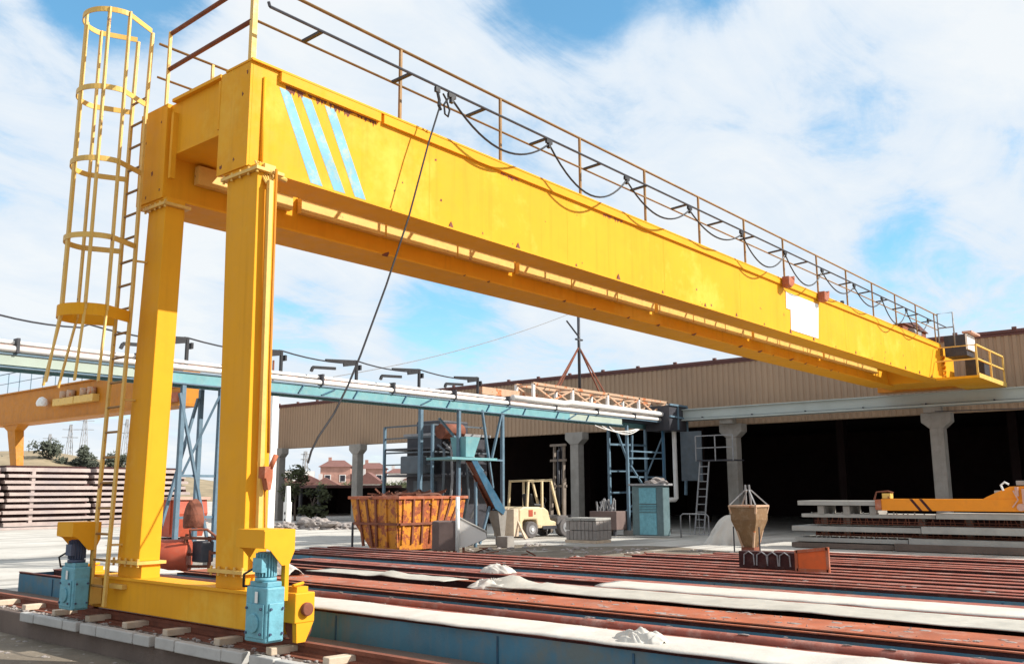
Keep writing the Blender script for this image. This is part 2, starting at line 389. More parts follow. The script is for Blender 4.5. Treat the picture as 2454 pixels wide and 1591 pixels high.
# ------------------------------------------------------------------ travelling crane track and its kerb wall
track = thing('crane_track_wall', (5.85, 7, 0), 'low stained concrete kerb wall carrying the rusty rail under the yellow crane', 'kerb wall')
MB().box(5.3, 6.42, -6, 24, -0.2, 0.285).build('concrete_beam', 'concrete_wall', track, 0.02)
MB().box(5.50, 6.0, -6, 24, 0.285, 0.297).build('steel_plate', 'rust', track)
mb = MB(); mb.box(5.58, 5.76, -6, 24, 0.297, 0.315).box(5.655, 5.685, -6, 24, 0.315, 0.37).box(5.635, 5.705, -6, 24, 0.37, 0.405)
mb.build('rail', 'rust', track)
blocks = [(12.44, 12.07), (12.04, 11.28), (11.26, 10.93), (10.83, 10.46), (10.44, 9.64), (9.62, 9.29), (9.17, 8.81), (8.79, 7.97), (7.96, 7.62), (7.51, 7.14), (7.12, 6.30), (6.28, 5.95)]
for i, (a, b) in enumerate(blocks):
    o = MB().box(5.2, 5.3 - 0.002, b, a, 0.215 + random.uniform(-.006, .006), 0.325 + random.uniform(-.006, .006)).build('kerb_block', 'block', None, 0.012)
    tag(o, f'{"long" if a - b > .6 else "short"} pale block on the kerb wall face, {ORD[i]} from the left', 'block', 'pale blocks along the kerb wall')
sl = [15.2, 14.4, 13.6, 12.8, 11.92, 11.05, 10.17, 9.3, 8.33, 7.45, 6.61, 5.7]
for i, y in enumerate(sl):
    mb = MB(); mb.box(-0.17, 0.17, -0.055, 0.055, 0, 0.07)
    o = mb.build('sleeper_end', 'wood', None, 0.008); o.location = (5.56, y, 0.298); o.rotation_euler = (0, 0, random.uniform(-.12, .12) - .05)
    tag(o, f'bleached timber sleeper end lying beside the crane rail, {ORD[i]} from the left', 'sleeper', 'timber sleeper ends along the crane rail')
mb = MB()
for k in range(420):
    y = random.uniform(2, 17); x = 5.34 + abs(random.gauss(0, 0.12))
    if x > 5.66: continue
    r = random.uniform(0.008, 0.03); mb.lump((x, y, 0.292), (r, r, r * .7), k, 0.4, 1)
o = mb.build('gravel_crumbs', 'rubble'); tag(o, 'loose stone crumbs lying on the kerb wall beside the rail', 'gravel', kind='stuff')
mb = MB()
for k in range(700):
    x = random.uniform(2.6, 5.25); y = random.uniform(6.5, 18)
    r = random.choice((.01, .015, .02, .03)) * random.uniform(.6, 1.3); mb.lump((x, y, 0.0), (r, r * 1.2, r * .6), k, 0.4, 1)
o = mb.build('yard_gravel', 'rubble'); tag(o, 'loose grey gravel scattered on the ground in front of the kerb wall', 'gravel', kind='stuff')

# ------------------------------------------------------------------ the yellow gantry crane
cr = thing('gantry_crane', (5.55, 9.5, 0.405), 'big yellow double girder gantry crane with a caged ladder, spanning the whole picture', 'gantry crane')
X0, X1 = 5.54, 32.85
# near girder: box of webs and flanges
g1 = MB().box(X0 + .03, X1, 8.44, 8.90, 5.385, 6.615).build('girder', 'yellow', cr, 0.006)
MB().box(X0, X0 + .03, 8.44, 9.03, 5.375, 6.615).build('end_plate', 'yellow', g1)
MB().box(X0 - .01, X1, 8.40, 8.93, 6.615, 6.64).build('top_flange', 'yellow_clean', g1)
MB().box(X0 + .02, X1, 8.415, 8.92, 5.36, 5.385).build('bottom_flange', 'yellow_clean', g1)
MB().box(5.92, 7.46, 8.385, 8.44, 6.485, 6.6).build('cover_strip', 'yellow_clean', g1)
MB().box(7.52, X1, 8.392, 8.44, 6.485, 6.6).build('cover_strip', 'yellow_clean', g1)
MB().tube([(5.72, 8.425, 6.47), (5.72, 8.42, 5.42)], 0.018).build('conduit', 'yellow_clean', g1)
for poly in ([(5.93, 6.43), (6.08, 6.43), (6.60, 5.40), (6.42, 5.40)], [(6.23, 6.43), (6.39, 6.43), (6.95, 5.40), (6.77, 5.40)], [(6.59, 6.43), (6.75, 6.43), (7.28, 5.40), (7.10, 5.40)]):
    MB().prism(poly, 'y', 8.437, 8.4405).build('stripe', 'stripe', g1)
for x in (8.4, 11.55, 14.6, 17.75, 23.9, 27.0, 30.1):
    MB().box(x, x + .008, 8.4384, 8.4402, 5.39, 6.48).build('weld_seam', 'yellow_clean', g1)
def chip(axis, u, w, r, at, th, par, m='rust'):
    pts = []
    for k in range(9):
        a = 2 * math.pi * k / 9; q = r * srng.uniform(.35, 1.2); pts.append((u + q * math.cos(a) * .8, w + q * math.sin(a)))
    MB().prism(pts, axis, at - th, at + .001).build('rust_chip', m, par)
srng = random.Random(8)
for k in range(26):
    chip('y', srng.uniform(6.2, 31), 5.42 + srng.random() ** 3 * .95, srng.uniform(.012, .035), 8.44, .0015, g1)
for y, z in ((8.58, 6.25), (8.7, 5.5), (8.95, 5.46), (8.5, 6.5)): chip('x', y, z, srng.uniform(.02, .045), X0, .0015, g1)
MB().prism([(20.14, 6.36), (22.11, 6.36), (21.97, 5.48), (20.33, 5.48), (20.36, 5.965), (20.12, 5.965)], 'y', 8.425, 8.4395).build('sign_panel', 'white', g1)
rng = random.Random(3)
br_mesh = None
for i in range(17):
    x = 8.9 + i * 1.42 + rng.uniform(-.15, .15)
    if br_mesh is None:
        o = MB().prism([(-.05, 0), (.05, 0), (.03, .05), (0, .10), (-.03, .06)], 'y', -.018, .0).build('rust_clip', 'rust'); o.parent = g1; br_mesh = o.data
    else:
        o = bpy.data.objects.new('rust_clip', br_mesh); C.objects.link(o); o.parent = g1
    o.location = V((x, 8.442, 5.39)) - ORG[cr.name]; o.scale = (rng.uniform(.5, 1.1),) * 3
g2 = MB().box(X0, X1 + .3, 10.22, 10.86, 5.385, 6.615).build('girder', 'yellow', cr, 0.006)
MB().box(X0 + .4, X1 + .3, 10.12, 10.87, 6.615, 6.64).build('top_flange', 'yellow_clean', g2)
MB().box(X0 + .02, X1 + .3, 10.14, 10.88, 5.355, 5.385).build('bottom_flange', 'yellow_clean', g2)
for i in range(16):
    x = 9.2 + i * 1.35 + rng.uniform(-.5, .5) if i < 8 else 21.0 + (i - 8) * 1.0 + rng.uniform(-.35, .35)
    o = bpy.data.objects.new('rust_clip', br_mesh); C.objects.link(o); o.parent = g2
    o.location = V((x, 10.14, 5.35)) - ORG[cr.name]; o.rotation_euler = (math.radians(70), 0, 0); o.scale = (rng.uniform(.35, 1.1),) * 3
for y, z in ((10.35, 6.4), (10.5, 5.75), (10.8, 5.48), (10.62, 5.46), (10.3, 5.5), (10.7, 6.2)): chip('x', y, z, srng.uniform(.02, .05), X0, .0015, g2)
# crab rail on the inner side of the near girder's lower flange, lit by the sun between the girders
for k in range(16):
    MB().box(5.95 + k * 1.6, 5.95 + k * 1.6 + (1.56 if k % 3 else 1.45), 10.10, 10.20, 5.64, 5.88).build('crab_rail', 'yellow_pale', cr)
srng = random.Random(5)
for a, b in ((6.02, 6.30), (6.34, 6.62), (6.66, 7.42), (9.9, 10.3), (12.6, 13.2)):
    n = int((b - a) / .022); top = [(a + (b - a) * i / n, 6.484) for i in range(n + 1)]
    bot = [(x, 6.484 - srng.random() ** 2 * (.10 if b < 8 else .14) * (1 - (x - 5.9) / 8 if b < 8 else .5) - .006) for x, _ in top]
    MB().prism(top + bot[::-1], 'y', 8.4366, 8.4402).build('rust_stain', 'rim_orange' if b > 8 else 'rust', g1)
# end tie between the girders (recessed plate with a sloping soffit)
et = MB().box(5.60, 5.72, 9.02, 10.22, 5.95, 6.60).build('end_tie', 'yellow', cr)
MB().box(X0, 5.9, 9.05, 10.12, 6.60, 6.64).build('end_plate', 'yellow_clean', et)
MB().box(5.60, 6.3, 9.02, 10.22, 5.92, 5.95).build('soffit', 'yellow_clean', et)
MB().box(5.535, 5.60, 10.05, 10.10, 5.6, 6.45).box(5.535, 5.60, 9.03, 9.07, 5.95, 6.55).build('stiffener', 'yellow_clean', et)
# legs
def leg(bot, top, zb, zt):
    mb = MB()
    mb.hexa([V((X0, bot[0], zb)), V((bot[2], bot[0], zb)), V((bot[2], bot[1], zb)), V((X0, bot[1], zb))],
            [V((X0, top[0], zt)), V((top[2], top[0], zt)), V((top[2], top[1], zt)), V((X0, top[1], zt))])
    l = mb.build('leg', 'yellow', cr, 0.008)
    for z, (a, b, c) in ((zb - .035, bot), (zt, top)):
        f = MB().box(X0 - .05, c + .05, a - .06, b + .06, z, z + .035)
        f.build('flange_plate', 'yellow_pale', l)
        for k in range(5):
            y = a - .03 + (b - a + .06) * k / 4
            MB().cyl((X0 - .025, y, z - .03), (X0 - .025, y, z + .065), 0.014, 6).build('bolt', 'yellow_pale', l)
    return l
l2 = leg((8.16, 8.66, 5.82), (8.22, 8.80, 5.80), 1.02, 5.26)
l1 = leg((10.22, 10.72, 5.80), (10.12, 10.52, 5.80), 1.02, 5.26)
MB().box(5.56, 5.8, 8.22, 8.8, 5.30, 5.36).build('saddle_plate', 'yellow_clean', cr)
MB().box(5.56, 5.8, 10.12, 10.55, 5.30, 5.36).build('saddle_plate', 'yellow_clean', cr)
# cable duct on the sunlit face of the near leg, with clamps
dk = MB().bar((5.65, 8.135, 5.15), (5.67, 8.10, 1.05), 0.05, 0.05).build('cable_duct', 'yellow_pale', cr)
MB().tube([(5.72, 8.13, 5.3), (5.72, 8.10, 3.0), (5.73, 8.08, 2.2)], 0.016).tube([(5.71, 8.09, 1.95), (5.73, 8.06, 1.1), (5.66, 8.05, 0.9)], 0.014).build('cable', 'orange', dk)
sk = MB().box(5.64, 5.74, 8.0, 8.11, 1.94, 2.06).prism([(5.66, 1.94), (5.74, 1.94), (5.72, 1.82), (5.69, 1.82)], 'y', 8.0, 8.1).cyl((5.72, 8.02, 2.04), (5.77, 8.0, 2.18), .026, 10).build('junction_box', 'rim_orange', cr)
mb = MB(); mb.box(5.60, 5.74, 8.17, 8.42, 5.29, 5.35)
for k in range(5): mb.tube([(5.60 + .03 * k, 8.36, 5.42), (5.60 + .03 * k, 8.28 - .02 * k, 5.30), (5.62 + .02 * k, 8.16, 5.12)], .012, 6)
mb.cyl((5.66, 8.18, 5.27), (5.95, 8.28, 5.27), .03, 8)
mb.build('cable_gland', 'yellow_pale', cr)
# sill beam, raised pads
sb = MB().box(X0, 5.80, 7.55, 11.30, 0.45, 0.80).build('sill_beam', 'yellow', cr, 0.008)
MB().box(X0 - .03, 5.83, 7.62, 11.22, 0.80, 0.83).build('top_flange', 'yellow_clean', sb)
MB().box(X0 + .03, 5.80, 8.15, 8.68, 0.83, 0.985).build('leg_pad', 'yellow_clean', sb)
MB().box(X0 + .03, 5.80, 10.2, 10.74, 0.83, 0.985).build('leg_pad', 'yellow_clean', sb)
MB().box(X0 - .06, X0, 10.45, 10.75, 0.70, 0.75).build('step_plate', 'yellow_pale', sb)
# wheel boxes with buffers at both ends
for sgn, ye in ((-1, 7.55), (1, 11.30)):
    y0, y1 = (ye - .30, ye) if sgn < 0 else (ye, ye + .30)
    wb = MB().box(5.51, 5.74, y0, y1, 0.585, 0.86).build('wheel_box', 'yellow_clean', cr, 0.01)
    yo = y0 if sgn < 0 else y1
    MB().cyl((5.63, yo + sgn * .05, .71), (5.63, yo, .71), 0.062, 20).build('buffer', 'rust', wb, 0.01)
    MB().prism([(5.53, .585), (5.73, .585), (5.64, .41), (5.54, .41)], 'y', yo - sgn * .06, yo).build('rail_guard', 'yellow_clean', wb)
    MB().box(5.57, 5.70, y0 + .06, y1 - .08, .86, .91).tube([(5.55, yo - sgn * .1, .92), (5.70, yo - sgn * .14, .935)], .016, 8).build('lug', 'yellow_clean', wb)
    yc = (y0 + y1) / 2
    MB().cyl((5.62, yc, .545), (5.72, yc, .545), 0.14, 28).build('wheel', 'rust', wb)
# drive units: gearbox, finned motor, yellow rain cover
for yg, far in ((7.22, False), (11.0, True)):
    mc = 'motor'
    mg = MB().box(5.17, 5.37, yg, yg + .33, .45, .94).build('drive_gearbox', mc, cr, 0.018, 3)
    mb = MB().box(5.155, 5.17, yg + .03, yg + .30, .49, .79)
    mb.box(5.19, 5.35, yg - .016, yg, .47, .80)
    mb.box(5.19, 5.35, yg + .03, yg + .30, .94, .985)
    mb.build('cover_plate', mc, mg, 0.006)
    for z in (.53, .75):
        for x in (5.205, 5.335): MB().cyl((x, yg - .03, z), (x, yg - .016, z), .012, 8).build('bolt', 'motor_dark', mg)
        for y in (yg + .06, yg + .28): MB().cyl((5.140, y, z), (5.155, y, z), .012, 8).build('bolt', 'motor_dark', mg)
    MB().cyl((5.135, yg + .17, .62), (5.155, yg + .17, .62), .085, 18).build('bearing_cap', 'motor', mg, .005)
    MB().box(5.150, 5.1552, yg + .12, yg + .16, .80, .90).build('rating_plate', 'white', mg)
    MB().tube([(5.19, yg + .2, 1.12), (5.12, yg + .3, 1.05), (5.2, yg + .42, .93), (5.48, yg + .5, .9)], .012, 6).build('motor_cable', 'black', mg)
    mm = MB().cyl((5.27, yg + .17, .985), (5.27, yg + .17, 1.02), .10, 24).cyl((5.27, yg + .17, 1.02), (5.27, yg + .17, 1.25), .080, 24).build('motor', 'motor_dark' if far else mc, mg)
    mb = MB()
    for k in range(20):
        a = 2 * math.pi * k / 20
        p = V((5.27, yg + .17, 0)) + V((math.cos(a), math.sin(a), 0)) * .092
        q = V((5.27, yg + .17, 0)) + V((math.cos(a), math.sin(a), 0)) * .075
        mb.bar(V((p.x, p.y, 1.03)), V((p.x, p.y, 1.24)), .008, .02 if False else .014)
    mb.box(5.155, 5.2, yg + .08, yg + .22, 1.07, 1.2)
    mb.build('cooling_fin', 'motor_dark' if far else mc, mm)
    # cover: hood of folded plate, open below
    t = .012
    y0, y1 = yg + .02, yg + (.40 if far else .44)
    hp = [(5.12, 1.30), (5.12, 1.445), (5.46, 1.455), (5.46, 1.26), (5.40, 1.13), (5.32, 1.13), (5.19, 1.27)]
    hd = MB().prism(hp, 'y', y0 - .02, y0 - .02 + t).prism(hp, 'y', y1, y1 + t).box(5.12, 5.46, y0 - .008, y1, 1.445, 1.458).box(5.12, 5.13, y0 - .008, y1, 1.29, 1.445)
    hd.build('rain_cover', 'yellow_clean', mg)
    MB().box(5.41, 5.455, y0 + .05, y0 + .11, .80, 1.30).build('cover_post', 'yellow_clean', mg)
fr = MB().box(5.40, 5.53, 11.02, 11.06, .50, .80).box(5.40, 5.53, 11.34, 11.38, .50, .80).box(5.40, 5.53, 11.06, 11.34, .76, .80).box(5.40, 5.53, 11.06, 11.34, .50, .55)
fr.build('guard_frame', 'yellow_pale', cr)
# ladder and safety cage
def lad_y(z): return 10.52 + (4.2 - z) * 0.045 if z < 4.2 else 10.52 - (z - 4.2) * .012
rails = [[(5.40, lad_y(z) + dy, z) for z in (.50, 2.3, 4.2, 5.6, 6.5)] for dy in (0, .36)]
ld = None
for r in rails:
    mb = MB()
    for a, b in zip(r, r[1:]): mb.bar(a, b, .055, .03)
    a = V(r[-1]); mb.bar(a, a + V((0.02, 0, 1.1)), .055, .03)
    if ld is None: ld = mb.build('ladder', 'yellow_pale', cr)
    else: mb.build('ladder_rail', 'yellow_pale', ld)
z = .72
while z < 6.9:
    y = lad_y(z)
    MB().tube([(5.40, y, z), (5.40, y + .36, z)], .016, 6).build('rung', 'rail_paint', ld)
    z += .30
for z in (1.2, 2.9, 4.6):
    y = lad_y(z); MB().bar((5.40, y, z), (5.54, y - .03, z), .04, .02).build('standoff', 'yellow_pale', ld)
cage = None
def hoop(z, w=.06):
    y = lad_y(z); yc = y + .18
    pts = []
    for k in range(0, 25):
        a = math.pi * k / 24
        pts.append(V((5.40 - .40 - .36 * math.sin(a), yc - .37 * math.cos(a), z)))
    pts = [V((5.40, y, z))] + pts + [V((5.40, y + .36, z))]
    mb = MB()
    for a, b in zip(pts, pts[1:]): mb.bar(a, b, .012, w)
    return mb, pts
for i, z in enumerate((7.62, 6.62, 5.72, 4.78, 3.90)):
    mb, pts = hoop(z, .14 if i == 4 else .065)
    if cage is None: cage = mb.build('safety_cage', 'yellow_pale', cr)
    else: mb.build('hoop', 'yellow' if i == 4 else 'yellow_pale', cage)
for k in (1, 6, 13, 20, 25):
    mb = MB(); prev = None
    for z in (7.65, 6.62, 5.72, 4.78, 3.90):
        p = hoop(z)[1][k]; p = p + V((.012, 0, 0))
        if prev: mb.bar(prev, p, .055, .022)
        prev = p
    q = V((prev.x - .10, prev.y + (prev.y - 10.7) * .35, 3.05)); mb.bar(prev, q, .04, .018)
    mb.build('cage_bar', 'yellow_pale', cage)
# handrails
hr = MB().tube([(5.56, 8.47, 7.66), (32.9, 8.47, 7.66)], .021).build('handrail', 'rail_paint', cr)
MB().tube([(5.56, 8.47, 7.14), (32.9, 8.47, 7.14)], .016).build('mid_rail', 'rail_paint', hr)
MB().box(5.535, 5.60, 8.44, 8.50, 6.64, 7.68).build('corner_post', 'yellow_pale', hr)
for k in range(13):
    x = 7.86 + k * 2.058
    MB().bar((x, 8.47, 6.64), (x, 8.47, 7.66), .035, .035).build('post', 'rail_paint', hr)
er = MB().tube([(5.56, 8.47, 7.63), (5.56, 10.28, 7.58)], .028).tube([(5.56, 8.47, 7.13), (5.56, 10.28, 7.09)], .028).build('end_rail', 'rust', cr)
MB().bar((5.55, 10.28, 6.60), (5.55, 10.28, 7.60), .035, .035).build('post', 'yellow_pale', er)
fh = MB().tube([(5.7, 10.83, 7.68), (32.9, 10.83, 7.68)], .018).build('handrail', 'rail_paint', cr)
MB().tube([(5.7, 10.83, 7.21), (32.9, 10.83, 7.21)], .016).build('mid_rail', 'rail_paint', fh)
for k in range(14):
    x = 6.5 + k * 2.03
    MB().bar((x, 10.83, 6.64), (x, 10.83, 7.68), .035, .035).build('post', 'yellow_pale', fh)
# festoon track, brackets, trolleys, cable loops
ft = MB().tube([(5.55, 8.14, 7.17), (32.7, 8.14, 7.17)], .018, 6).tube([(5.55, 8.14, 7.17), (5.53, 8.14, 7.22)], .018, 6).build('festoon_track', 'dark_steel', cr)
x = 6.28
while x < 32:
    MB().bar((x, 8.14, 7.165), (x - .02, 8.46, 7.14), .05, .03).build('bracket', 'dark_steel', ft); x += 1.455
tro = [8.51] + [10.69 + 2.21 * k for k in range(10)]
for x in tro:
    MB().box(x - .07, x + .07, 8.12, 8.16, 7.09, 7.15).bar((x, 8.14, 7.10), (x, 8.14, 7.02), .05, .05).build('trolley', 'black', ft)
for i, (a, b) in enumerate(zip(tro, tro[1:])):
    MB().tube(sag((a + .03, 8.14, 7.06), (b - .03, 8.14, 7.06), .40 + .12 * math.sin(i * 1.7), 16), .016, 6).build('festoon_cable', 'black', ft)
MB().box(8.19, 8.27, 8.12, 8.16, 7.08, 7.15).tube([(8.23, 8.14, 7.1), (8.27, 8.14, 6.98), (8.25, 8.13, 6.9), (8.30, 8.14, 6.85)], .022, 6).build('trolley', 'black', ft)
MB().tube([(8.45, 8.14, 7.08), (8.36, 8.14, 6.95), (8.38, 8.14, 6.82), (8.44, 8.14, 6.80), (8.47, 8.14, 6.9), (8.40, 8.14, 7.04), (8.34, 8.14, 7.1)], .014, 6).build('cable_loop', 'black', ft)
MB().tube([(8.30, 8.14, 6.95), (8.08, 8.14, 6.33), (7.74, 8.14, 5.23), (7.38, 8.14, 4.28), (7.0, 8.14, 3.38), (6.82, 8.14, 3.0), (6.63, 8.14, 2.67), (6.42, 8.14, 2.40), (6.33, 8.14, 2.24), (6.29, 8.14, 2.11)], .012, 6).build('hanging_cable', 'black', ft)
# floodlights on the girder edge
for x in (19.95, 22.1):
    fl = MB().prism([(x - .12, 6.66), (x + .10, 6.62), (x + .24, 6.72), (x + .18, 6.50), (x + .02, 6.40), (x - .14, 6.44)], 'y', 8.2, 8.38).build('floodlight', 'rim_orange', cr, .02)
    MB().bar((x, 8.38, 6.55), (x, 8.44, 6.60), .05, .05).build('bracket', 'rim_orange', fl)
MB().cyl((24.0, 8.5, 6.64), (24.0, 8.5, 6.76), .05, 12).build('warning_lamp', 'dark_steel', cr)
# far end: end carriage, access platform, cabinets
ec = MB().box(X1, 34.9, 8.55, 10.8, 5.40, 6.35).build('end_carriage', 'yellow_clean', cr, .01)
MB().prism([(X1, 6.35), (34.9, 6.35), (34.2, 6.62), (X1, 6.62)], 'y', 8.55, 10.8).build('top_plate', 'yellow_clean', ec)
MB().box(35.0, 35.6, 8.0, 11.3, 5.36, 5.75).build('end_truck', 'orange', ec)
mb = MB()
for k in range(5): mb.tube([(X1 + .05, 8.5, 5.55 + .17 * k), (X1 + .5, 8.45, 5.6 + .17 * k), (X1 + .7, 8.52, 5.5 + .18 * k)], .03, 6)
mb.build('cable_bundle', 'yellow_clean', ec)
pf = MB().box(32.0, 35.85, 7.12, 8.42, 5.33, 5.41).build('access_platform', 'yellow', cr)
mb = MB().box(32.0, 35.85, 7.10, 7.118, 5.33, 5.48)
mb.build('toe_board', 'yellow_pale', pf)
for x in (32.05, 33.9, 35.8):
    MB().bar((x, 7.15, 5.41), (x, 7.15, 6.41), .055, .055).build('post', 'yellow_pale', pf)
for z in (6.41, 5.95):
    MB().bar((32.05, 7.15, z), (35.8, 7.15, z), .055, .05).build('guard_rail', 'yellow_pale', pf)
MB().bar((32.05, 7.15, 5.95), (32.05, 8.4, 5.95), .04, .04).bar((32.05, 7.15, 6.4), (32.05, 8.4, 6.4), .03, .03).build('guard_rail', 'yellow_pale', pf)
sc = MB().box(32.85, 33.85, 7.56, 7.62, 6.40, 6.92).build('control_panel', 'white', cr)
MB().box(32.80, 33.95, 7.40, 7.7, 6.94, 7.0).build('panel_hood', 'pink', sc)
MB().box(32.9, 33.8, 7.62, 8.3, 6.2, 6.9).build('panel_case', 'dark_steel', sc)
MB().box(34.6, 35.3, 7.5, 8.1, 5.41, 6.25).build('switch_cabinet', 'dark_steel', cr)
MB().tube([(32.9, 8.45, 6.5), (32.9, 8.45, 7.7), (32.9, 7.96, 7.7), (32.9, 7.96, 6.55)], .028, 8).tube([(32.9, 8.45, 7.2), (32.9, 7.96, 7.2)], .022, 8).build('gate_frame', 'grey_steel', cr)
hst = MB().box(31.0, 33.6, 9.05, 10.2, 6.75, 7.18).build('crab_hoist', 'rust', cr)
MB().prism([(30.9, 7.18), (33.7, 7.18), (32.3, 7.40)], 'y', 8.98, 10.25).build('hoist_roof', 'roof_trim', hst)
MB().cyl((31.6, 9.0, 6.95), (32.4, 9.0, 6.95), .16, 16).build('hoist_motor', 'grey_steel', hst)

# ------------------------------------------------------------------ casting beds (long steel moulds running along the track)
def cloth(name, x0, x1, y0, y1, z, m, amp, seed, hang=0.0, humps=()):
    """a tarpaulin lying along y: a wrinkled sheet with real thickness, front edge hanging down"""
    nx, ny = 10, int(abs(y1 - y0) * 9)
    g = bmesh.new(); rows = []
    for j in range(ny + 1):
        y = y0 + (y1 - y0) * j / ny; row = []
        ex = 0.05 * mnoise.noise(V((y * .9, seed, 0))); eb = 0.07 * mnoise.noise(V((y * .8, seed + 5, 0)))
        for i in range(nx + 1):
            t = i / nx; x = x0 + ex + (x1 + eb - x0 - ex) * t
            w = mnoise.noise(V((x * 2.2, y * 1.1, seed))) + .6 * mnoise.noise(V((x * 5, y * 3, seed + 9))) + .35 * (1 - abs(mnoise.noise(V((x * 3 + y, y * 2.4, seed + 3)))) * 2)
            zz = z + .02 + amp * (w * .5 + .4)
            for hx, hy, hr, hz in humps:
                d = ((x - hx) / hr * .8) ** 2 + ((y - hy) / (hr * 1.5)) ** 2
                zz += hz * math.exp(-d * 2.2) * (1 + .35 * mnoise.noise(V((x * 8, y * 8, seed))))
            if hang and t < .28:
                k = 1 - t / .28; zz -= hang * (k ** 2) * (.8 + .35 * mnoise.noise(V((y * 2.3, seed + 2, 0)))); x -= .035 * k
                x += .012 * math.sin(y * 11 + seed)
            row.append(g.verts.new((x, y, zz)))
        rows.append(row)
    for a, b in zip(rows, rows[1:]):
        for i in range(nx): g.faces.new((a[i], a[i + 1], b[i + 1], b[i])).smooth = True
    bmesh.ops.recalc_face_normals(g, faces=g.faces[:])
    me = bpy.data.meshes.new(name); g.to_mesh(me); g.free(); me.materials.append(M[m])
    o = bpy.data.objects.new(name, me); C.objects.link(o)
    s = o.modifiers.new('thick', 'SOLIDIFY'); s.thickness = .008; s.offset = -1
    return o
YR = -4.0
def bed(x0, x1, yl, label, rim='rim', front='bed_blue', zf=.29, zt=.58, rims=((0, .1), (.9, 1)), floor=.40, rim_h=.05):
    t = thing('casting_bed', ((x0 + x1) / 2, yl - 4, 0), label, 'casting bed', 'long steel casting beds')
    w = x1 - x0
    MB().box(x0, x0 + .03, YR, yl, 0.0, zt - rim_h).build('side_panel', front, t)
    MB().box(x1 - .03, x1, YR, yl, 0.0, zt - rim_h).build('back_panel', 'bed_dark', t)  # dark inner face paints the shade of the gap
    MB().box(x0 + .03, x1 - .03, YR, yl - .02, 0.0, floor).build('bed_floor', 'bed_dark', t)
    MB().box(x0 + .03, x1 - .03, yl - .02, yl, 0, zt - rim_h).build('end_plate', 'deep_blue', t)
    for a, b in rims:
        r_ = MB().box(x0 + w * a - .008, x0 + w * b, YR, yl + .005, zt - .014, zt).build('rim', rim, t, .004)
        MB().box(x0 + w * a + .004, x0 + w * b - .01, YR, yl, floor - .02, zt - .014).build('rim_web', 'bed_dark', r_)  # side shade put into the web colour, darker than the rim plate
    mb = MB(); n = 0
    y = yl - 1.2
    while y > YR:
        mb.box(x0 - .010, x0 - .001, y, y + .018, 0.0, zt - rim_h - .02); y -= random.uniform(1.3, 2.6)
    mb.build('panel_joint', 'deep_blue' if front == 'bed_blue' else front, t)
    return t
b1 = bed(6.42, 7.62, 15.5, 'nearest long casting bed with a weathered blue side, white tarpaulin on its near edge', rims=((0, .03), (.44, .60), (.66, .78)), zt=.585, rim_h=.035)
MB().cyl((7.15, YR, .60), (7.15, 15.4, .60), .045, 10).build('rim_pipe', 'rim', b1)
MB().cyl((7.36, YR, .565), (7.36, 15.4, .565), .03, 10).build('rim_pipe', 'rim_orange', b1)
b2 = bed(8.02, 9.70, 13.6, 'second casting bed from the kerb wall with a broad orange red rim', rim='rim_orange', rims=((0, .02), (.12, .50), (.95, 1)), zf=.3, floor=.36)
b3 = bed(10.02, 11.2, 14.2, 'third casting bed from the kerb wall with a white tarpaulin strip and narrow pink rim', rims=((0, .06), (.52, .66), (.72, .95)), floor=.36)
b4 = bed(11.95, 13.0, 16.5, 'fourth casting bed from the kerb wall with dark blue side and rusty rims', rims=((0, .08), (.3, .42), (.62, .82)), floor=.36)
xs = [13.25, 14.4, 15.5, 16.6, 17.75]
yls = [17.0, 10.6, 9.9, 9.0, 8.2]
for i, x in enumerate(xs):
    bed(x, x + .95, yls[i], f'rusty red casting bed with bare narrow rims, {ORD[i + 4]} bed from the kerb wall', front='bed_dark' if i % 2 else 'tower_blue', rims=((0, .20), (.54, .74)), floor=.25, zt=.57 - .015 * (i % 2))
tag(cloth('tarpaulin', 6.41, 6.93, YR, 12.6, .583, 'tarp', .006, 2.0, .022, ((6.62, 2.3, .24, .06), (6.7, 1.7, .3, .05), (6.7, 5.0, .2, .02))), 'long white tarpaulin draped over the edge of the nearest blue sided bed', 'tarpaulin')
tag(cloth('tarpaulin', 8.90, 9.66, YR, 8.0, .59, 'tarp_grey', .018, 11.0, .0, ((9.3, 7.75, .25, .12), (9.2, 7.1, .3, .06), (9.25, 3.8, .3, .03))), 'dusty grey white tarpaulin lying along the second bed behind the orange red rim', 'tarpaulin')
tag(cloth('tarpaulin', 9.0, 9.5, 8.7, 11.6, .59, 'tarp_grey', .03, 17.0, .0, ((9.2, 9.9, .2, .07),)), 'short wrinkled pale tarpaulin on the second bed close to the crane motor', 'tarpaulin')
tag(cloth('tarpaulin', 10.08, 10.62, YR, 7.0, .585, 'tarp', .010, 23.0, .03), 'narrow clean white tarpaulin strip on the third bed', 'tarpaulin')
tag(cloth('tarpaulin', 6.95, 7.6, 12.7, 15.2, .60, 'tarp', .05, 31.0, .0, ((7.2, 14.4, .3, .05),)), 'crumpled white tarpaulin over the left end of the nearest bed, beyond the crane legs', 'tarpaulin')
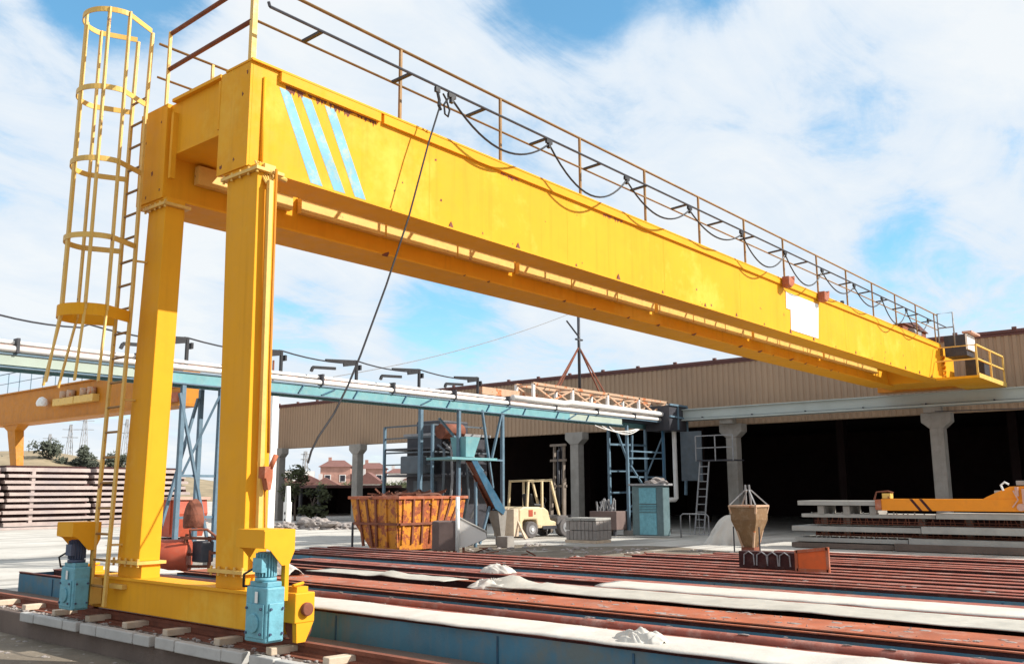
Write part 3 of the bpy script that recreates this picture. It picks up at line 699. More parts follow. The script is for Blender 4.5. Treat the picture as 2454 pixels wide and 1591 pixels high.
def crumple(cx, cy, z, rx, ry, h, seed, label, m='tarp'):
    """a bunched sheet: folded crests that die away to the rim it lies on"""
    n = 46; g = bmesh.new(); rows = []
    for j in range(n + 1):
        row = []
        for i in range(n + 1):
            a, b = 2 * i / n - 1, 2 * j / n - 1
            ang = math.atan2(b, a); rr = math.hypot(a, b)
            edge = 1 + .22 * mnoise.noise(V((math.cos(ang) * 1.6, math.sin(ang) * 1.6, seed)))
            k = max(0, 1 - (rr / edge) ** 2)
            w = mnoise.noise(V((a * 1.4, b * 1.4, seed + 4)))
            fold = 1 - abs(mnoise.noise(V((a * 1.5 + w, b * .9 - w, seed))) * 1.7)
            f2 = 1 - abs(mnoise.noise(V((a * 3.2 + w * 2, b * 2.0, seed + 8))) * 1.5)
            zz = z + h * k ** .7 * (.15 + .75 * fold + .16 * f2)
            row.append(g.verts.new((cx + a * rx * min(1, edge), cy + b * ry * min(1, edge), zz)))
        rows.append(row)
    for r0, r1 in zip(rows, rows[1:]):
        for i in range(n):
            q = (r0[i], r0[i + 1], r1[i + 1], r1[i])
            if max(v.co.z for v in q) > z + .004: g.faces.new(q).smooth = True
    for v in [v for v in g.verts if not v.link_faces]: g.verts.remove(v)
    bmesh.ops.recalc_face_normals(g, faces=g.faces[:])
    me = bpy.data.meshes.new('crumpled_tarp'); g.to_mesh(me); g.free(); me.materials.append(M[m])
    o = bpy.data.objects.new('crumpled_tarp', me); C.objects.link(o)
    sm = o.modifiers.new('thick', 'SOLIDIFY'); sm.thickness = .006; sm.offset = -1
    return tag(o, label, 'tarpaulin', 'crumpled tarpaulins on the beds')
crumple(10.85, 9.35, .585, .20, .34, .13, 4, 'crumpled cream tarpaulin heap on the red rims of the third bed', 'tarp')
crumple(9.1, 7.9, .585, .24, .36, .12, 9, 'bunched white tarpaulin at the left end of the second bed tarpaulin', 'tarp')
crumple(6.60, 4.15, .595, .16, .24, .11, 27, 'peaked fold of white tarpaulin on the nearest bed edge', 'tarp')
crumple(8.6, 12.2, .60, .36, .85, .22, 21, 'bundled white tarpaulin lying behind the sill beam between the crane legs')
# loose concrete spill along the rims
mb = MB()
for k in range(520):
    x = random.choice((7.0, 7.05, 7.1, 7.26, 7.3, 8.3, 8.4, 8.75, 8.8)) + random.uniform(-.03, .03); y = random.uniform(YR, 12.5)
    r = random.uniform(.003, .010); mb.lump((x, y, .583), (r, r * 1.4, r), k, .5, 1)
for k in range(260):
    x0_, x1_ = random.choice(((8.24, 8.84), (8.24, 8.84), (7.10, 7.20), (10.66, 10.86), (12.28, 12.4)))
    y = random.uniform(YR, 12.5); r = random.uniform(.008, .035); x = random.uniform(x0_, x1_)
    zt_ = .645 if x < 7.3 else .58
    mb.lump((x, y, zt_), (r * (.35 if x < 7.3 else 1), r * 1.8, .006), k, .6, 2, 3)
tag(mb.build('concrete_crumbs', 'rubble'), 'pale crumbs of spilt concrete lying along the bed rims', 'rubble', kind='stuff')
mb = MB(); mr_ = MB()
for k in range(900):
    x = random.uniform(14.5, 25.5); y = random.uniform(8.5, 21.5)
    if y < 10.5 - (x - 14.5) * .6 + .3 or (x < 15.6 and y < 10.9): continue
    d = mnoise.noise(V((x * .5, y * .5, 3)))
    if d < -.05: continue
    r = random.uniform(.025, .13) * (.6 + d); mb.lump((x, y, 0), (r * 1.4, r * 1.2, r * .75), k, .5, 1)
    if k % 9 == 0 and x < 22:
        p = V((x, y, .06)); q = p + V((random.uniform(-.5, .5), random.uniform(-.8, .8), random.uniform(-.02, .16))); mr_.bar(p, q, .03, .03)
tag(mb.build('rubble', 'rubble'), 'broken concrete rubble scattered between the beds and the blue tower', 'rubble', kind='stuff')
tag(mr_.build('scrap_bars', 'rust'), 'rusty bars and offcuts strewn over the rubble behind the beds', 'scrap', kind='stuff')
# rusty stirrup frame and orange red panel lying across the far beds
sf = thing('stirrup_frame', (14.1, 6.1, .58), 'dark rusty formwork block with bent rebar loops on the beds left of the red panel', 'formwork')
MB().box(14.0, 14.25, 5.93, 6.9, .58, .83).build('body', 'bed_dark', sf)
for k, y in enumerate((6.12, 6.32, 6.5, 6.72)):
    MB().tube([V((13.985, y - .09, .62)), V((13.985, y - .08, .78)), V((13.985, y, .83)), V((13.985, y + .08, .78)), V((13.985, y + .09, .62))], .012, 6).build('rebar_loop', 'grey_steel', sf)
rp = thing('formwork_end', (13.9, 5.1, .56), 'orange red framed steel panel standing on the far beds beside the dark formwork block', 'panel')
MB().prism([(5.43, .60), (5.87, .60), (5.88, .84), (5.43, .90)], 'x', 13.92, 13.95).build('panel', 'red_panel', rp)
mb = MB()
for a, b in (((13.93, 5.41, .56), (13.93, 5.41, .94)), ((13.93, 5.9, .56), (13.93, 5.9, .88)), ((13.93, 5.41, .92), (13.93, 5.9, .86)), ((13.93, 5.41, .59), (13.93, 5.9, .59))): mb.bar(a, b, .045, .045)
mb.build('frame', 'rim_orange', rp)

# ------------------------------------------------------------------ warehouse hall
XH = 36.9
COLY = (9.66, 17.96, 26.25, 34.5, 42.4, 50.05)
hall = thing('warehouse_hall', (XH, 26, 0), 'long open fronted hall with beige corrugated upper wall on concrete columns', 'building')
# corrugated cladding: real ribs
def corrugated(x, y0, y1, z0, z1, pitch, depth):
    g = bmesh.new(); cols = []
    n = int((y1 - y0) / pitch)
    prof = [(0, 0), (.30, 0), (.42, 1), (.88, 1)]
    for i in range(n):
        for t, d in prof:
            cols.append((y0 + (i + t) * pitch, x - depth * d))
    cols.append((y1, x))
    A = [g.verts.new((xx, y, z0)) for y, xx in cols]; B = [g.verts.new((xx, y, z1)) for y, xx in cols]
    for i in range(len(cols) - 1): g.faces.new((A[i], B[i], B[i + 1], A[i + 1]))
    return g
mb = MB(); mb.b.free(); mb.b = corrugated(XH, 0.0, 51.0, 4.62, 7.32, .26, .035)
mb.build('cladding', 'cladding', hall)
MB().box(XH + .01, XH + .25, 0, 51, 4.60, 7.30).build('upper_wall', 'cladding', hall)
MB().box(XH - .06, XH + .26, 0, 51.05, 7.32, 7.42).build('roof_trim', 'roof_trim', hall)
rf = MB().box(XH - .12, XH + 26, 0, 51.1, 7.42, 7.52).build('roof', 'roof_trim', hall)
for k in range(26):
    MB().box(XH - .16, XH - .05, .8 + k * 2.0, .95 + k * 2.0, 7.50, 7.60).build('ridge_cap', 'roof_trim', rf)
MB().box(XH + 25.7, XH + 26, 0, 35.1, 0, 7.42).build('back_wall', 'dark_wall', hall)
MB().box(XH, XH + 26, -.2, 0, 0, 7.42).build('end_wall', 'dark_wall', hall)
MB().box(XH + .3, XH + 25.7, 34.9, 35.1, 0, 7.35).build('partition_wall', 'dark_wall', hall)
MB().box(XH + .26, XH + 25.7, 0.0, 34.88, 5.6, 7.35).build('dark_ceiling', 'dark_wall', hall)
for y in COLY:
    cl = MB().box(36.2, 36.68, y - .24, y + .24, 0, 4.60).build('column', 'concrete', hall, .02)
    MB().prism([(y - .24, 4.02), (y - .52, 4.26), (y - .52, 4.60), (y + .52, 4.60), (y + .52, 4.26), (y + .24, 4.02)], 'x', 36.17, 36.7).build('corbel', 'concrete', cl, .015)
for k, y in enumerate((9.66, 17.96, 26.25, 34.5)):
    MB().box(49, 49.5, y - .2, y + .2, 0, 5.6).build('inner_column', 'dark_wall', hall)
rw = thing('crane_runway', (36.0, 10, 4.78), 'pale grey green steel runway beam along the hall front carrying the yellow crane end', 'runway beam')
MB().box(35.78, 36.12, -1, 20.4, 4.90, 5.27).build('web', 'runway', rw)
MB().box(35.68, 36.16, -1, 20.45, 5.27, 5.31).build('top_flange', 'runway', rw)
MB().box(35.62, 36.14, -1, 20.2, 4.80, 4.87).build('bottom_flange', 'runway', rw, .01)
for k in range(9):
    MB().box(35.66, 35.78, .6 + k * 2.3, .64 + k * 2.3, 4.87, 4.93).build('clip', 'dark_steel', rw)
for y in COLY[:2]: MB().box(35.8, 36.17, y - .3, y + .3, 4.60, 4.80).build('bearing_block', 'concrete', rw)
MB().tube([(35.6, 9.5, 4.6), (35.6, 5, 4.5), (35.6, -1, 4.55)], .02, 6).build('wire', 'dark_steel', rw)

# ------------------------------------------------------------------ blue conveyor girder with its towers
YG = 20.5
cg = thing('conveyor_girder', (22, YG, 0), 'long pale blue elevated conveyor girder on lattice towers, with two white pipes along it', 'conveyor')
MB().box(-6, 11.4, YG - .02, YG + .02, 4.48, 4.76).build('web', 'girder_pale', cg)
MB().box(11.4, 28.0, YG - .02, YG + .02, 4.455, 4.70).build('web', 'girder_blue', cg)
MB().box(28.0, 31.6, YG - .02, YG + .02, 4.45, 4.68).build('web', 'girder_pale', cg)
MB().box(-6, 35.4, YG + .9, YG + .94, 4.45, 4.70).build('web', 'girder_blue', cg)
MB().box(-6, 35.4, YG - .05, YG + .06, 4.70, 4.735).box(-6, 31.6, YG - .06, YG + .06, 4.42, 4.45).build('flange', 'tower_blue', cg)
MB().box(-6, 35.5, YG + .06, YG + .9, 4.66, 4.70).build('deck', 'dark_steel', cg)
MB().cyl((-6, YG - .04, 4.825), (35.6, YG - .04, 4.825), .07, 12).build('pipe', 'pipe', cg)
MB().cyl((-6, YG + .06, 4.975), (35.6, YG + .06, 4.975), .05, 10).build('pipe', 'pipe', cg)
MB().tube([(24.5, YG - .12, 5.02), (27.5, YG - .12, 5.02), (27.9, YG - .12, 5.08), (35.5, YG - .12, 5.05), (35.62, YG - .12, 4.9), (35.62, YG - .12, 1.46), (35.5, YG - .12, 1.40), (34.3, YG - .12, 1.40)], .10, 12).build('pipe', 'pipe', cg)
MB().box(-6, 35.4, YG + .25, YG + .37, 4.90, 5.05).build('rail', 'pink', cg)
x = 8.0
while x < 35:
    MB().box(x, x + .06, YG - .125, YG + .1, 4.74, 5.06).build('pipe_clamp', 'dark_steel', cg); x += 2.72
for x in (12.08, 14.90, 17.57, 20.14, 22.91):
    b = MB().bar((x, YG + .1, 4.78), (x, YG + .1, 5.60), .07, .07).bar((x, YG + .1, 5.58), (x - 1.15, YG + .1, 5.50), .06, .07).bar((x - .95, YG - .1, 5.26), (x - 1.75, YG - .1, 5.22), .06, .08).bar((x - 1.75, YG - .1, 5.22), (x - 1.80, YG - .1, 5.10), .07, .07).build('cable_bracket', 'black', cg)
    MB().bar((x + .1, YG + .1, 5.33), (x + .1, YG + .1, 5.48), .16, .06).bar((x - .5, YG + .1, 5.46), (x - .05, YG + .1, 5.54), .05, .16).build('cable_carrier', 'black', b)
MB().tube([(2, YG + .1, 5.75)] + [p for a, bb in zip((4.6, 7.3, 9.6, 12.08, 14.9, 17.57, 20.14), (7.3, 9.6, 12.08, 14.9, 17.57, 20.14, 22.91)) for p in sag((a, YG + .1, 5.60), (bb - .2, YG + .1, 5.50), .07, 6)], .022, 6).build('power_cable', 'dark_steel', cg)
for k in range(8):
    x = 15.4 + k * 1.95
    MB().bar((x, YG - .04, 4.46), (x + .16, YG - .04, 4.69), .07, .03).build('web_brace', 'deep_blue', cg)
    if k % 2 == 0: MB().bar((x + .8, YG - .04, 4.47), (x + 1.3, YG - .04, 4.68), .05, .03).build('web_brace', 'deep_blue', cg)
# towers: verticals in the plane of the girder plus diagonals
def tower(xa, xb, mname, diag, base=0.0):
    o = []
    for x in (xa, xb):
        for y in ((YG + .02,) if xa > 20 and xa < 25 else (YG + .02, YG + .92)):
            l = MB().bar((x, y, base), (x, y, 4.44), .11, .11).build('tower_leg', mname, cg, .008); o.append(l)
            MB().box(x - .17, x + .17, y - .17, y + .17, 0, .22).build('footing', 'concrete', l)
    for p, q in diag: MB().bar(p, q, .08, .06).build('tower_brace', mname, cg)
tower(12.0, 13.05, 'tower_blue', [((11.9, YG, 4.2), (12.95, YG, .3)), ((12.95, YG + .9, 4.2), (11.95, YG + .9, .3)), ((13.0, YG, 4.2), (12.3, YG + .4, 2.2)), ((12.0, YG + .05, 2.2), (13.0, YG + .05, 2.2)), ((12.0, YG + .05, 1.2), (13.0, YG + .05, 1.2))])
tower(21.9, 24.1, 'tower_blue', [((23.0, YG - .02, 4.5), (23.55, YG - .02, 1.9)), ((24.0, YG - .02, 4.4), (23.5, YG - .02, 2.9)), ((21.9, YG + .92, 4.2), (24.1, YG + .92, 2.5)), ((21.3, YG - .03, 2.87), (24.05, YG - .03, 2.83)), ((24.05, YG, .9), (23.6, YG, 1.2))])
tower(32.0, 34.9, 'tower_blue', [((32.0, YG + .5, 4.2), (32.9, YG + .5, 2.8)), ((32.0, YG, 3.1), (34.9, YG, 3.15)), ((32.05, YG, 2.35), (34.9, YG, 2.35)), ((32.2, YG, 2.8), (33.6, YG, 1.6)), ((34.9, YG, 2.3), (33.9, YG, 1.6)), ((33.0, YG + .4, 4.1), (32.9, YG + .4, 2.6)), ((32.2, YG, 3.4), (34.9, YG, 3.4))])
et2 = MB().box(34.6, 36.1, 20.0, 21.2, 4.35, 5.42).build('end_tower_box', 'dark_steel', cg)
mb = MB().bar((34.58, 19.97, 5.45), (36.1, 19.97, 5.45), .08, .08).bar((35.3, 19.97, 4.4), (35.3, 19.97, 5.45), .06, .06).bar((34.6, 19.97, 4.95), (36.1, 19.97, 4.9), .07, .07).bar((36.1, 19.97, 4.2), (36.1, 19.97, 5.45), .07, .07)
mb.build('box_frame', 'tower_blue', et2)
MB().bar((35.9, 19.9, 4.3), (35.6, 19.9, 1.6), .1, .1).build('strut', 'tower_blue', cg)
MB().box(35.3, 35.36, 18.9, 19.9, 2.2, 4.3).build('shield_plate', 'tower_dark', cg)
for z in (.9, 1.7, 2.6, 3.7): MB().bar((32.0, YG + .92, z), (34.9, YG + .92, z + .05), .06, .08).build('tower_brace', 'tower_blue', cg)
for a_, b_ in (((34.9, YG, 4.2), (34.9, YG + .92, 2.4)), ((32.0, YG + .92, .4), (34.9, YG + .92, 1.7)), ((34.9, YG, .3), (34.9, YG + .92, 1.6))): MB().bar(a_, b_, .05, .06).build('tower_brace', 'tower_blue', cg)
MB().tube([(34.7, YG - .08, 4.4), (34.7, YG - .08, 2.0), (34.5, YG - .08, .6), (34.5, YG - .08, 0)], .05, 8).build('drain_pipe', 'deep_blue', cg)
mb = MB()
for k in range(3): mb.tube(sag((29.4 + k * .5, YG - .2, 4.3), (32.4 + k * .1, YG - .2, 4.3), .16 + .05 * k, 10), .018, 6)
mb.build('slack_hose', 'pipe', cg)
# truss on top of the girder with its braced mast
tr = thing('lifting_truss', (30.7, 20.6, 5.1), 'cream and rust coloured lattice truss standing on the right half of the blue girder', 'truss')
xs = [25.94, 28.35, 30.75, 33.1, 35.4]
for yy in (YG + .1, YG + .9):
    MB().bar((25.9, yy, 5.66), (35.5, yy, 5.62), .10, .10).build('top_chord', 'cream_rust', tr)
    MB().bar((25.9, yy, 5.12), (35.5, yy, 5.12), .08, .08).build('bottom_chord', 'pipe', tr)
    for x in xs: MB().bar((x, yy, 5.1), (x, yy, 5.66), .10, .10).build('upright', 'pipe', tr)
    for a, b in zip(xs, xs[1:]):
        mm = (a + b) / 2
        MB().bar((a, yy, 5.6), (mm, yy, 5.14), .06, .06).build('diagonal', 'cream_rust', tr)
        MB().bar((mm, yy, 5.14), (b, yy, 5.6), .06, .06).build('diagonal', 'cream_rust', tr)
for x in xs: MB().bar((x, YG + .1, 5.63), (x, YG + .9, 5.63), .06, .06).build('cross_tie', 'cream_rust', tr)
MB().box(23.6, 27.5, YG + .5, YG + .8, 5.12, 5.38).build('rusty_grating', 'cream_rust', tr)
ms = thing('braced_mast', (29.4, 21.0, 5.65), 'slim dark mast with four raking stays on top of the cream truss', 'mast')
MB().cyl((29.4, 21.0, 5.66), (29.4, 21.0, 9.0), .06, 10).build('pole', 'dark_steel', ms)
MB().box(29.2, 29.62, 20.95, 21.05, 7.72, 7.78).build('crosspiece', 'dark_steel', ms)
for q in ((27.4, 20.62, 5.68), (28.5, 21.4, 5.68), (30.6, 20.62, 5.68), (31.4, 21.35, 5.68)):
    MB().bar((29.4, 21.0, 7.45), q, .05, .05).build('stay', 'rust', ms)
MB().tube([(28.6, 21.0, 8.4), (29.35, 21.0, 7.9)], .035, 6).build('lamp_arm', 'dark_steel', ms)
o = MB().tube(sag((28.9, 21.0, 8.75), (18.0, 22.2, 5.3), .25, 16), .014, 5).build('overhead_cable', 'grey_steel'); tag(o, 'thin grey overhead cable sloping from the mast down to the left', 'cable')
# hopper, chute and platform at the middle tower
hp = thing('feed_hopper', (22.3, YG, 2.85), 'pale blue feed hopper on the middle tower platform above the chute', 'hopper')
MB().hexa([V((21.95, YG - .25, 2.9)), V((22.35, YG - .25, 2.9)), V((22.35, YG + .3, 2.9)), V((21.95, YG + .3, 2.9))], [V((21.9, YG - .3, 3.55)), V((22.6, YG - .3, 3.55)), V((22.6, YG + .4, 3.55)), V((21.9, YG + .4, 3.55))]).build('body', 'girder_blue', hp)
MB().box(21.2, 23.4, YG - .35, YG + .8, 2.80, 2.88).build('platform', 'girder_blue', hp)
ch = thing('steel_chute', (23.2, YG, 1.2), 'blue and brown sloping steel chute descending to the right under the feed hopper', 'chute')
pl = [(22.2, 2.78), (22.72, 2.78), (24.1, 1.25), (23.75, 1.05), (23.35, 1.28)]
MB().prism([(22.15, 2.80), (22.42, 2.80), (23.85, 1.18), (23.75, 1.02), (23.35, 1.22)], 'y', YG - .32, YG - .29).build('side_plate', 'deep_blue', ch)
MB().prism([(22.5, 2.80), (22.85, 2.80), (24.2, 1.28), (23.8, 1.05)], 'y', YG + .25, YG + .28).build('back_plate', 'rust', ch)
MB().hexa([V((22.30, YG - .29, 2.72)), V((23.78, YG - .29, 1.08)), V((23.9, YG + .25, 1.12)), V((22.52, YG + .25, 2.76))], [V((22.34, YG - .29, 2.76)), V((23.82, YG - .29, 1.12)), V((23.94, YG + .25, 1.16)), V((22.56, YG + .25, 2.80))]).build('chute_floor', 'rust', ch)
MB().prism([(22.5, 2.72), (22.85, 2.80), (23.15, 2.44), (22.85, 2.33)], 'y', YG + .235, YG + .249).build('patch_plate', 'white', ch)
MB().box(22.35, 22.95, YG - .34, YG - .32, 2.1, 2.7).build('white_plate', 'white', ch) if False else None
MB().bar((22.6, YG - .1, 0), (22.6, YG - .1, 2.1), .08, .08).build('prop', 'tower_blue', ch)
MB().bar((23.3, YG - .1, 1.3), (22.8, YG - .1, .1), .07, .07).build('prop', 'tower_blue', ch)
sp = MB().hexa([V((23.9, YG - .1, .15)), V((24.05, YG - .1, .15)), V((24.05, YG + .1, .15)), V((23.9, YG + .1, .15))], [V((23.5, YG - .3, 1.15)), V((23.95, YG - .3, 1.15)), V((23.95, YG + .2, 1.15)), V((23.5, YG + .2, 1.15))]).build('spout', 'concrete', ch)
# dark silo plant with platforms behind the middle tower
sl = thing('batching_plant', (25.2, 25.2, 0), 'dark grey batching plant with railed platforms behind the orange skip', 'machine')
MB().box(25.0, 27.6, 24.3, 26.2, 0, 3.9).build('housing', 'dark_steel', sl, .03)
MB().box(24.9, 27.7, 24.2, 26.3, 3.9, 4.0).build('roof_plate', 'grey_steel', sl)
MB().box(25.2, 26.8, 24.6, 25.9, 4.0, 4.5).build('motor_housing', 'dark_steel', sl, .05)
for z in (2.35, 3.35):
    MB().box(24.2, 27.2, 24.0, 26.6, z, z + .07).build('platform', 'dark_steel', sl)
    MB().bar((24.2, 24.0, z + .9), (24.2, 26.6, z + .9), .06, .06).bar((24.2, 24.0, z + .45), (24.2, 26.6, z + .45), .05, .05).build('guard_rail', 'tower_dark', sl)  # rails coloured darker for the shade the plant stands in
    MB().bar((24.2, 24.0, z + .9), (27.2, 24.0, z + .9), .06, .06).build('guard_rail', 'tower_dark', sl)
for y in (24.0, 26.6): MB().bar((24.2, y, 0), (24.2, y, 4.25), .09, .09).build('post', 'tower_blue', sl)
MB().bar((22.6, 23.0, 0), (22.6, 23.0, 4.9), .13, .13).build('post', 'tower_blue', sl)
MB().box(24.9, 25.0, 24.6, 25.7, .3, 2.2).build('door', 'tower_dark', sl)
for k in range(5):
    MB().tube([(24.6 + .3 * k, 24.1, 3.5 + .12 * k), (24.5 + .4 * k, 23.7, 3.3), (24.4 + .45 * k, 23.6, 2.5 - .3 * k), (24.6 + .4 * k, 23.9, .8)], .05, 8).build('feed_pipe', ('tower_dark', 'grey_steel', 'rust')[k % 3], sl)
MB().box(23.9, 24.6, 24.3, 25.4, 2.45, 3.1).build('gear_housing', 'tower_dark', sl, .04)
MB().cyl((24.5, 23.9, 4.0), (25.6, 23.9, 4.05), .28, 16).build('drum', 'rust', sl)
# control cabinet, ladder with cage platform, barrier near the hall
kb = thing('control_cabinet', (31.25, 19, 0), 'dusty turquoise steel control cabinet in front of the right hand tower', 'cabinet')
MB().box(31.0, 31.5, 18.32, 19.72, .08, 1.98).build('body', 'cabinet', kb, .03)
MB().box(30.92, 31.6, 18.22, 19.83, 1.98, 2.06).build('top', 'grey_steel', kb, .01)
MB().box(30.975, 31.0, 18.62, 19.38, 1.30, 1.90).build('door', 'motor', kb, .005)
mb = MB()
for k in range(5): mb.box(30.97, 31.0, 18.62, 19.38, .98 + k * .06, 1.015 + k * .06)
mb.build('louvre', 'motor', kb)
MB().lump((31.25, 18.7, 2.1), (.28, .4, .2), 6, .6, 3).build('rubble_cap', 'rubble', kb)
MB().box(30.98, 31.0, 18.62, 19.38, .12, .94).build('door', 'motor', kb)
la = thing('access_ladder', (34.6, 18.7, 0), 'tall grey ladder leaning beside the right hand tower in front of the dark hall', 'ladder')
for dy in (0, .42): MB().bar((34.2, 18.35 + dy, 0), (34.9, 18.35 + dy, 3.0), .05, .05).build('rail', 'grey_steel', la)
for k in range(9): MB().bar((34.25 + k * .075, 18.35, .3 + k * .31), (34.25 + k * .075, 18.77, .3 + k * .31), .035, .035).build('rung', 'grey_steel', la)
lp = MB().box(34.8, 35.8, 17.2, 18.9, 3.0, 3.05).build('landing', 'dark_steel', la)
mb = MB()
for y in (17.2, 18.0, 18.9): mb.bar((34.8, y, 3.0), (34.8, y, 4.05), .04, .04)
for z in (4.05, 3.55): mb.bar((34.8, 17.2, z), (34.8, 18.9, z), .04, .04)
mb.build('landing_rail', 'grey_steel', lp)
ba = thing('crowd_barrier', (31.9, 17.6, 0), 'low grey tube barrier standing right of the turquoise cabinet', 'barrier')
MB().tube([(31.9, 18.1, 0), (31.9, 18.1, .82), (31.9, 18.0, .9), (31.9, 17.0, .9), (31.9, 16.9, .82), (31.9, 16.9, 0)], .025, 8).build('frame', 'grey_steel', ba)
for y in (17.3, 17.7): MB().tube([(31.9, y, .1), (31.9, y, .9)], .014, 6).build('bar', 'grey_steel', ba)
MB().tube([(31.9, 18.1, .15), (31.9, 16.9, .15)], .018, 6).build('bar', 'grey_steel', ba)

# ------------------------------------------------------------------ stack of precast beams at the left
rng = random.Random(11)
zz = 0.12
segs = [(16.4, 19.6, 'left'), (19.75, 24.2, 'middle'), (24.35, 30.0, 'right')]
nl = 10
for k in range(nl):
    th = .14 if k % 3 else .17
    for a, b, wd in segs:
        a2, b2 = a + rng.uniform(-.12, .12), b + rng.uniform(-.35, .1)
        yo = 50 + rng.uniform(-.10, .10)
        mb = MB().box(a2, b2, yo, yo + 3.2, zz, zz + th)
        mb.box(a2, b2, yo + .12, yo + 3.1, zz + th, zz + th + .03)
        o = mb.build('precast_beam', 'precast', None, .006)
        MB().box(a2 + .1, b2 - .1, yo + .3, yo + 2.9, zz + th + .031, zz + .309).build('layer_gap_shade', 'bed_dark', o)  # dark infill, no real rib: paints the shade between the layers
        tag(o, f'pale precast beam in the far left stack, {ORD[k]} layer from below, {wd} piece', 'concrete beam', 'precast beams stacked behind the crane legs')
    if k < nl - 1:
        for x in (18.0, 21.05, 26.2):
            o = MB().box(x - .09, x + .09, 50.05, 51.1, zz + th, zz + .31).build('spacer_block', 'precast')
            tag(o, 'small pale spacer block between the layers of the far left beam stack', 'spacer', 'spacer blocks in the far left stack')
    zz += .31
for a, b in ((15.8, 23.0), (23.2, 30.5)):
    o = MB().box(a, b, 48.6, 49.5, 0, .10).build('ground_beam', 'precast', None, .01)
    tag(o, f'low pale concrete beam lying on the ground before the far left stack, {"left" if a < 20 else "right"} one', 'concrete beam', 'precast beams stacked behind the crane legs')

# ------------------------------------------------------------------ stack of slabs at the right, before the hall
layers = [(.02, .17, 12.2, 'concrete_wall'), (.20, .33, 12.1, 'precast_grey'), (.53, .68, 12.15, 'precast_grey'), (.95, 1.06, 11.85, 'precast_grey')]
nm = ['lowest', 'second', 'third', 'fourth']
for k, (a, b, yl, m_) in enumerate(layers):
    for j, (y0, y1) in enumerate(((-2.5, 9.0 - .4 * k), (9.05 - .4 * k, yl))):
        xo = 28.5 + rng.uniform(-.06, .06) - (.12 if j == 0 else 0)
        mb = MB().box(xo, xo + 1.3, y0, y1, a, b if j else b + .05)
        if k in (1, 3):
            y = y0 + .3
            while y < y1 - .2:
                mb.box(xo + .05, xo + .09, y, y + .03, b, b + rng.uniform(.02, .07)); y += rng.uniform(.08, .3)
        o = mb.build('concrete_slab', m_, None, .008)
        tag(o, f'grey slab under the orange lifting beam, {nm[k]} layer from below, {"left" if j else "right"} piece', 'concrete slab', 'precast slabs stacked before the hall')
    if k < 3:
        MB().box(29.0, 29.7, -2.4, yl - .5, b + .055, layers[k + 1][0] - .005).build('slab_gap_shade', 'bed_dark', o)  # dark infill painting the shade into the gap between slabs
        for y in (11.2, 10.5, 8.3, 7.0, 5.6):
            hz = layers[k + 1][0]
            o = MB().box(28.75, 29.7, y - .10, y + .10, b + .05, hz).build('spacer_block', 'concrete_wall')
            tag(o, 'grey spacer block between slab layers under the orange lifting beam', 'spacer', 'spacer blocks in the right stack')
o = MB().box(28.4, 29.6, 9.3, 11.9, 1.32, 1.46).build('concrete_slab', 'precast_grey', None, .01)
tag(o, 'topmost grey precast slab at the left end of the orange lifting beam', 'concrete slab', 'precast slabs stacked before the hall')
for y in (11.2, 10.4, 9.6):
    o = MB().box(28.5, 29.5, y - .1, y + .1, 1.06, 1.30).build('spacer_block', 'concrete'); tag(o, 'grey spacer block between slab layers under the orange lifting beam', 'spacer', 'spacer blocks in the right stack')
for k, (y1, z) in enumerate(((6.6, 1.62), (6.0, 1.90), (5.55, 2.14))):
    o = MB().box(30.2, 31.2, -1, y1, z, z + .13).build('concrete_slab', 'precast_grey', None, .01)
    tag(o, f'pale slab stacked behind the right end of the orange lifting beam, {ORD[k]} from below', 'concrete slab', 'precast slabs stacked before the hall')
for k in range(3):
    for y in (5.2, 3.5):
        z0 = (0, 1.75, 2.03)[k]; z1 = (1.62, 1.90, 2.14)[k]
        o = MB().box(30.3, 31.1, y - .12, y + .12, z0, z1).build('spacer_block', 'concrete'); tag(o, 'grey prop block under the slabs behind the orange lifting beam', 'spacer', 'prop blocks behind the lifting beam')
# mesh of rusty reinforcement seen in the gaps
for k, (z0, z1) in enumerate(((.35, .52), (.72, .94))):
    mb = MB()
    y = 2.0
    while y < 11.5:
        mb.tube([(28.72, y, z0), (28.72, y + rng.uniform(-.1, .1), z1)], .012, 5); y += rng.uniform(.08, .2)
    for z in (z0 + .04, (z0 + z1) / 2): mb.tube([(28.74, 2, z), (28.74, 11.5, z + .01)], .014, 5)
    o = mb.build('reinforcement_cage', 'rust'); tag(o, f'rusty reinforcement cage in the {"lower" if k == 0 else "upper"} gap of the right slab stack', 'reinforcement', 'reinforcement cages in the right stack')
lb = thing('lifting_beam', (28.6, 7.4, 1.18), 'bright orange steel lifting beam with two dark slanting bands, resting on the right slab stack', 'lifting beam')
MB().box(28.32, 28.72, 5.5, 9.28, 1.18, 1.52).build('beam', 'orange_beam', lb, .01)
for y in (8.35, 8.08):
    MB().prism([(y + .12, 1.52), (y + .03, 1.52), (y - .23, 1.18), (y - .14, 1.18)], 'x', 28.312, 28.3195).build('dark_band', 'bed_dark', lb)
MB().box(28.3, 28.7, 9.28, 9.45, 1.2, 1.5).build('end_plate', 'rim_orange', lb)
MB().box(28.35, 28.6, 9.0, 9.25, 1.53, 1.68).build('lamp_box', 'yellow_pale', lb, .01)
MB().tube([(28.4, 9.5, 1.5), (28.4, 9.42, 1.72), (28.45, 9.1, 1.75), (28.5, 8.95, 1.7)], .025, 6).build('hook', 'rust', lb)
MB().prism([(5.0, 1.2), (6.5, 1.52), (6.4, 1.58), (5.8, 1.86), (4.0, 1.9), (3.6, 1.2)], 'x', 28.35, 28.7).build('end_bracket', 'orange_beam', lb, .01)
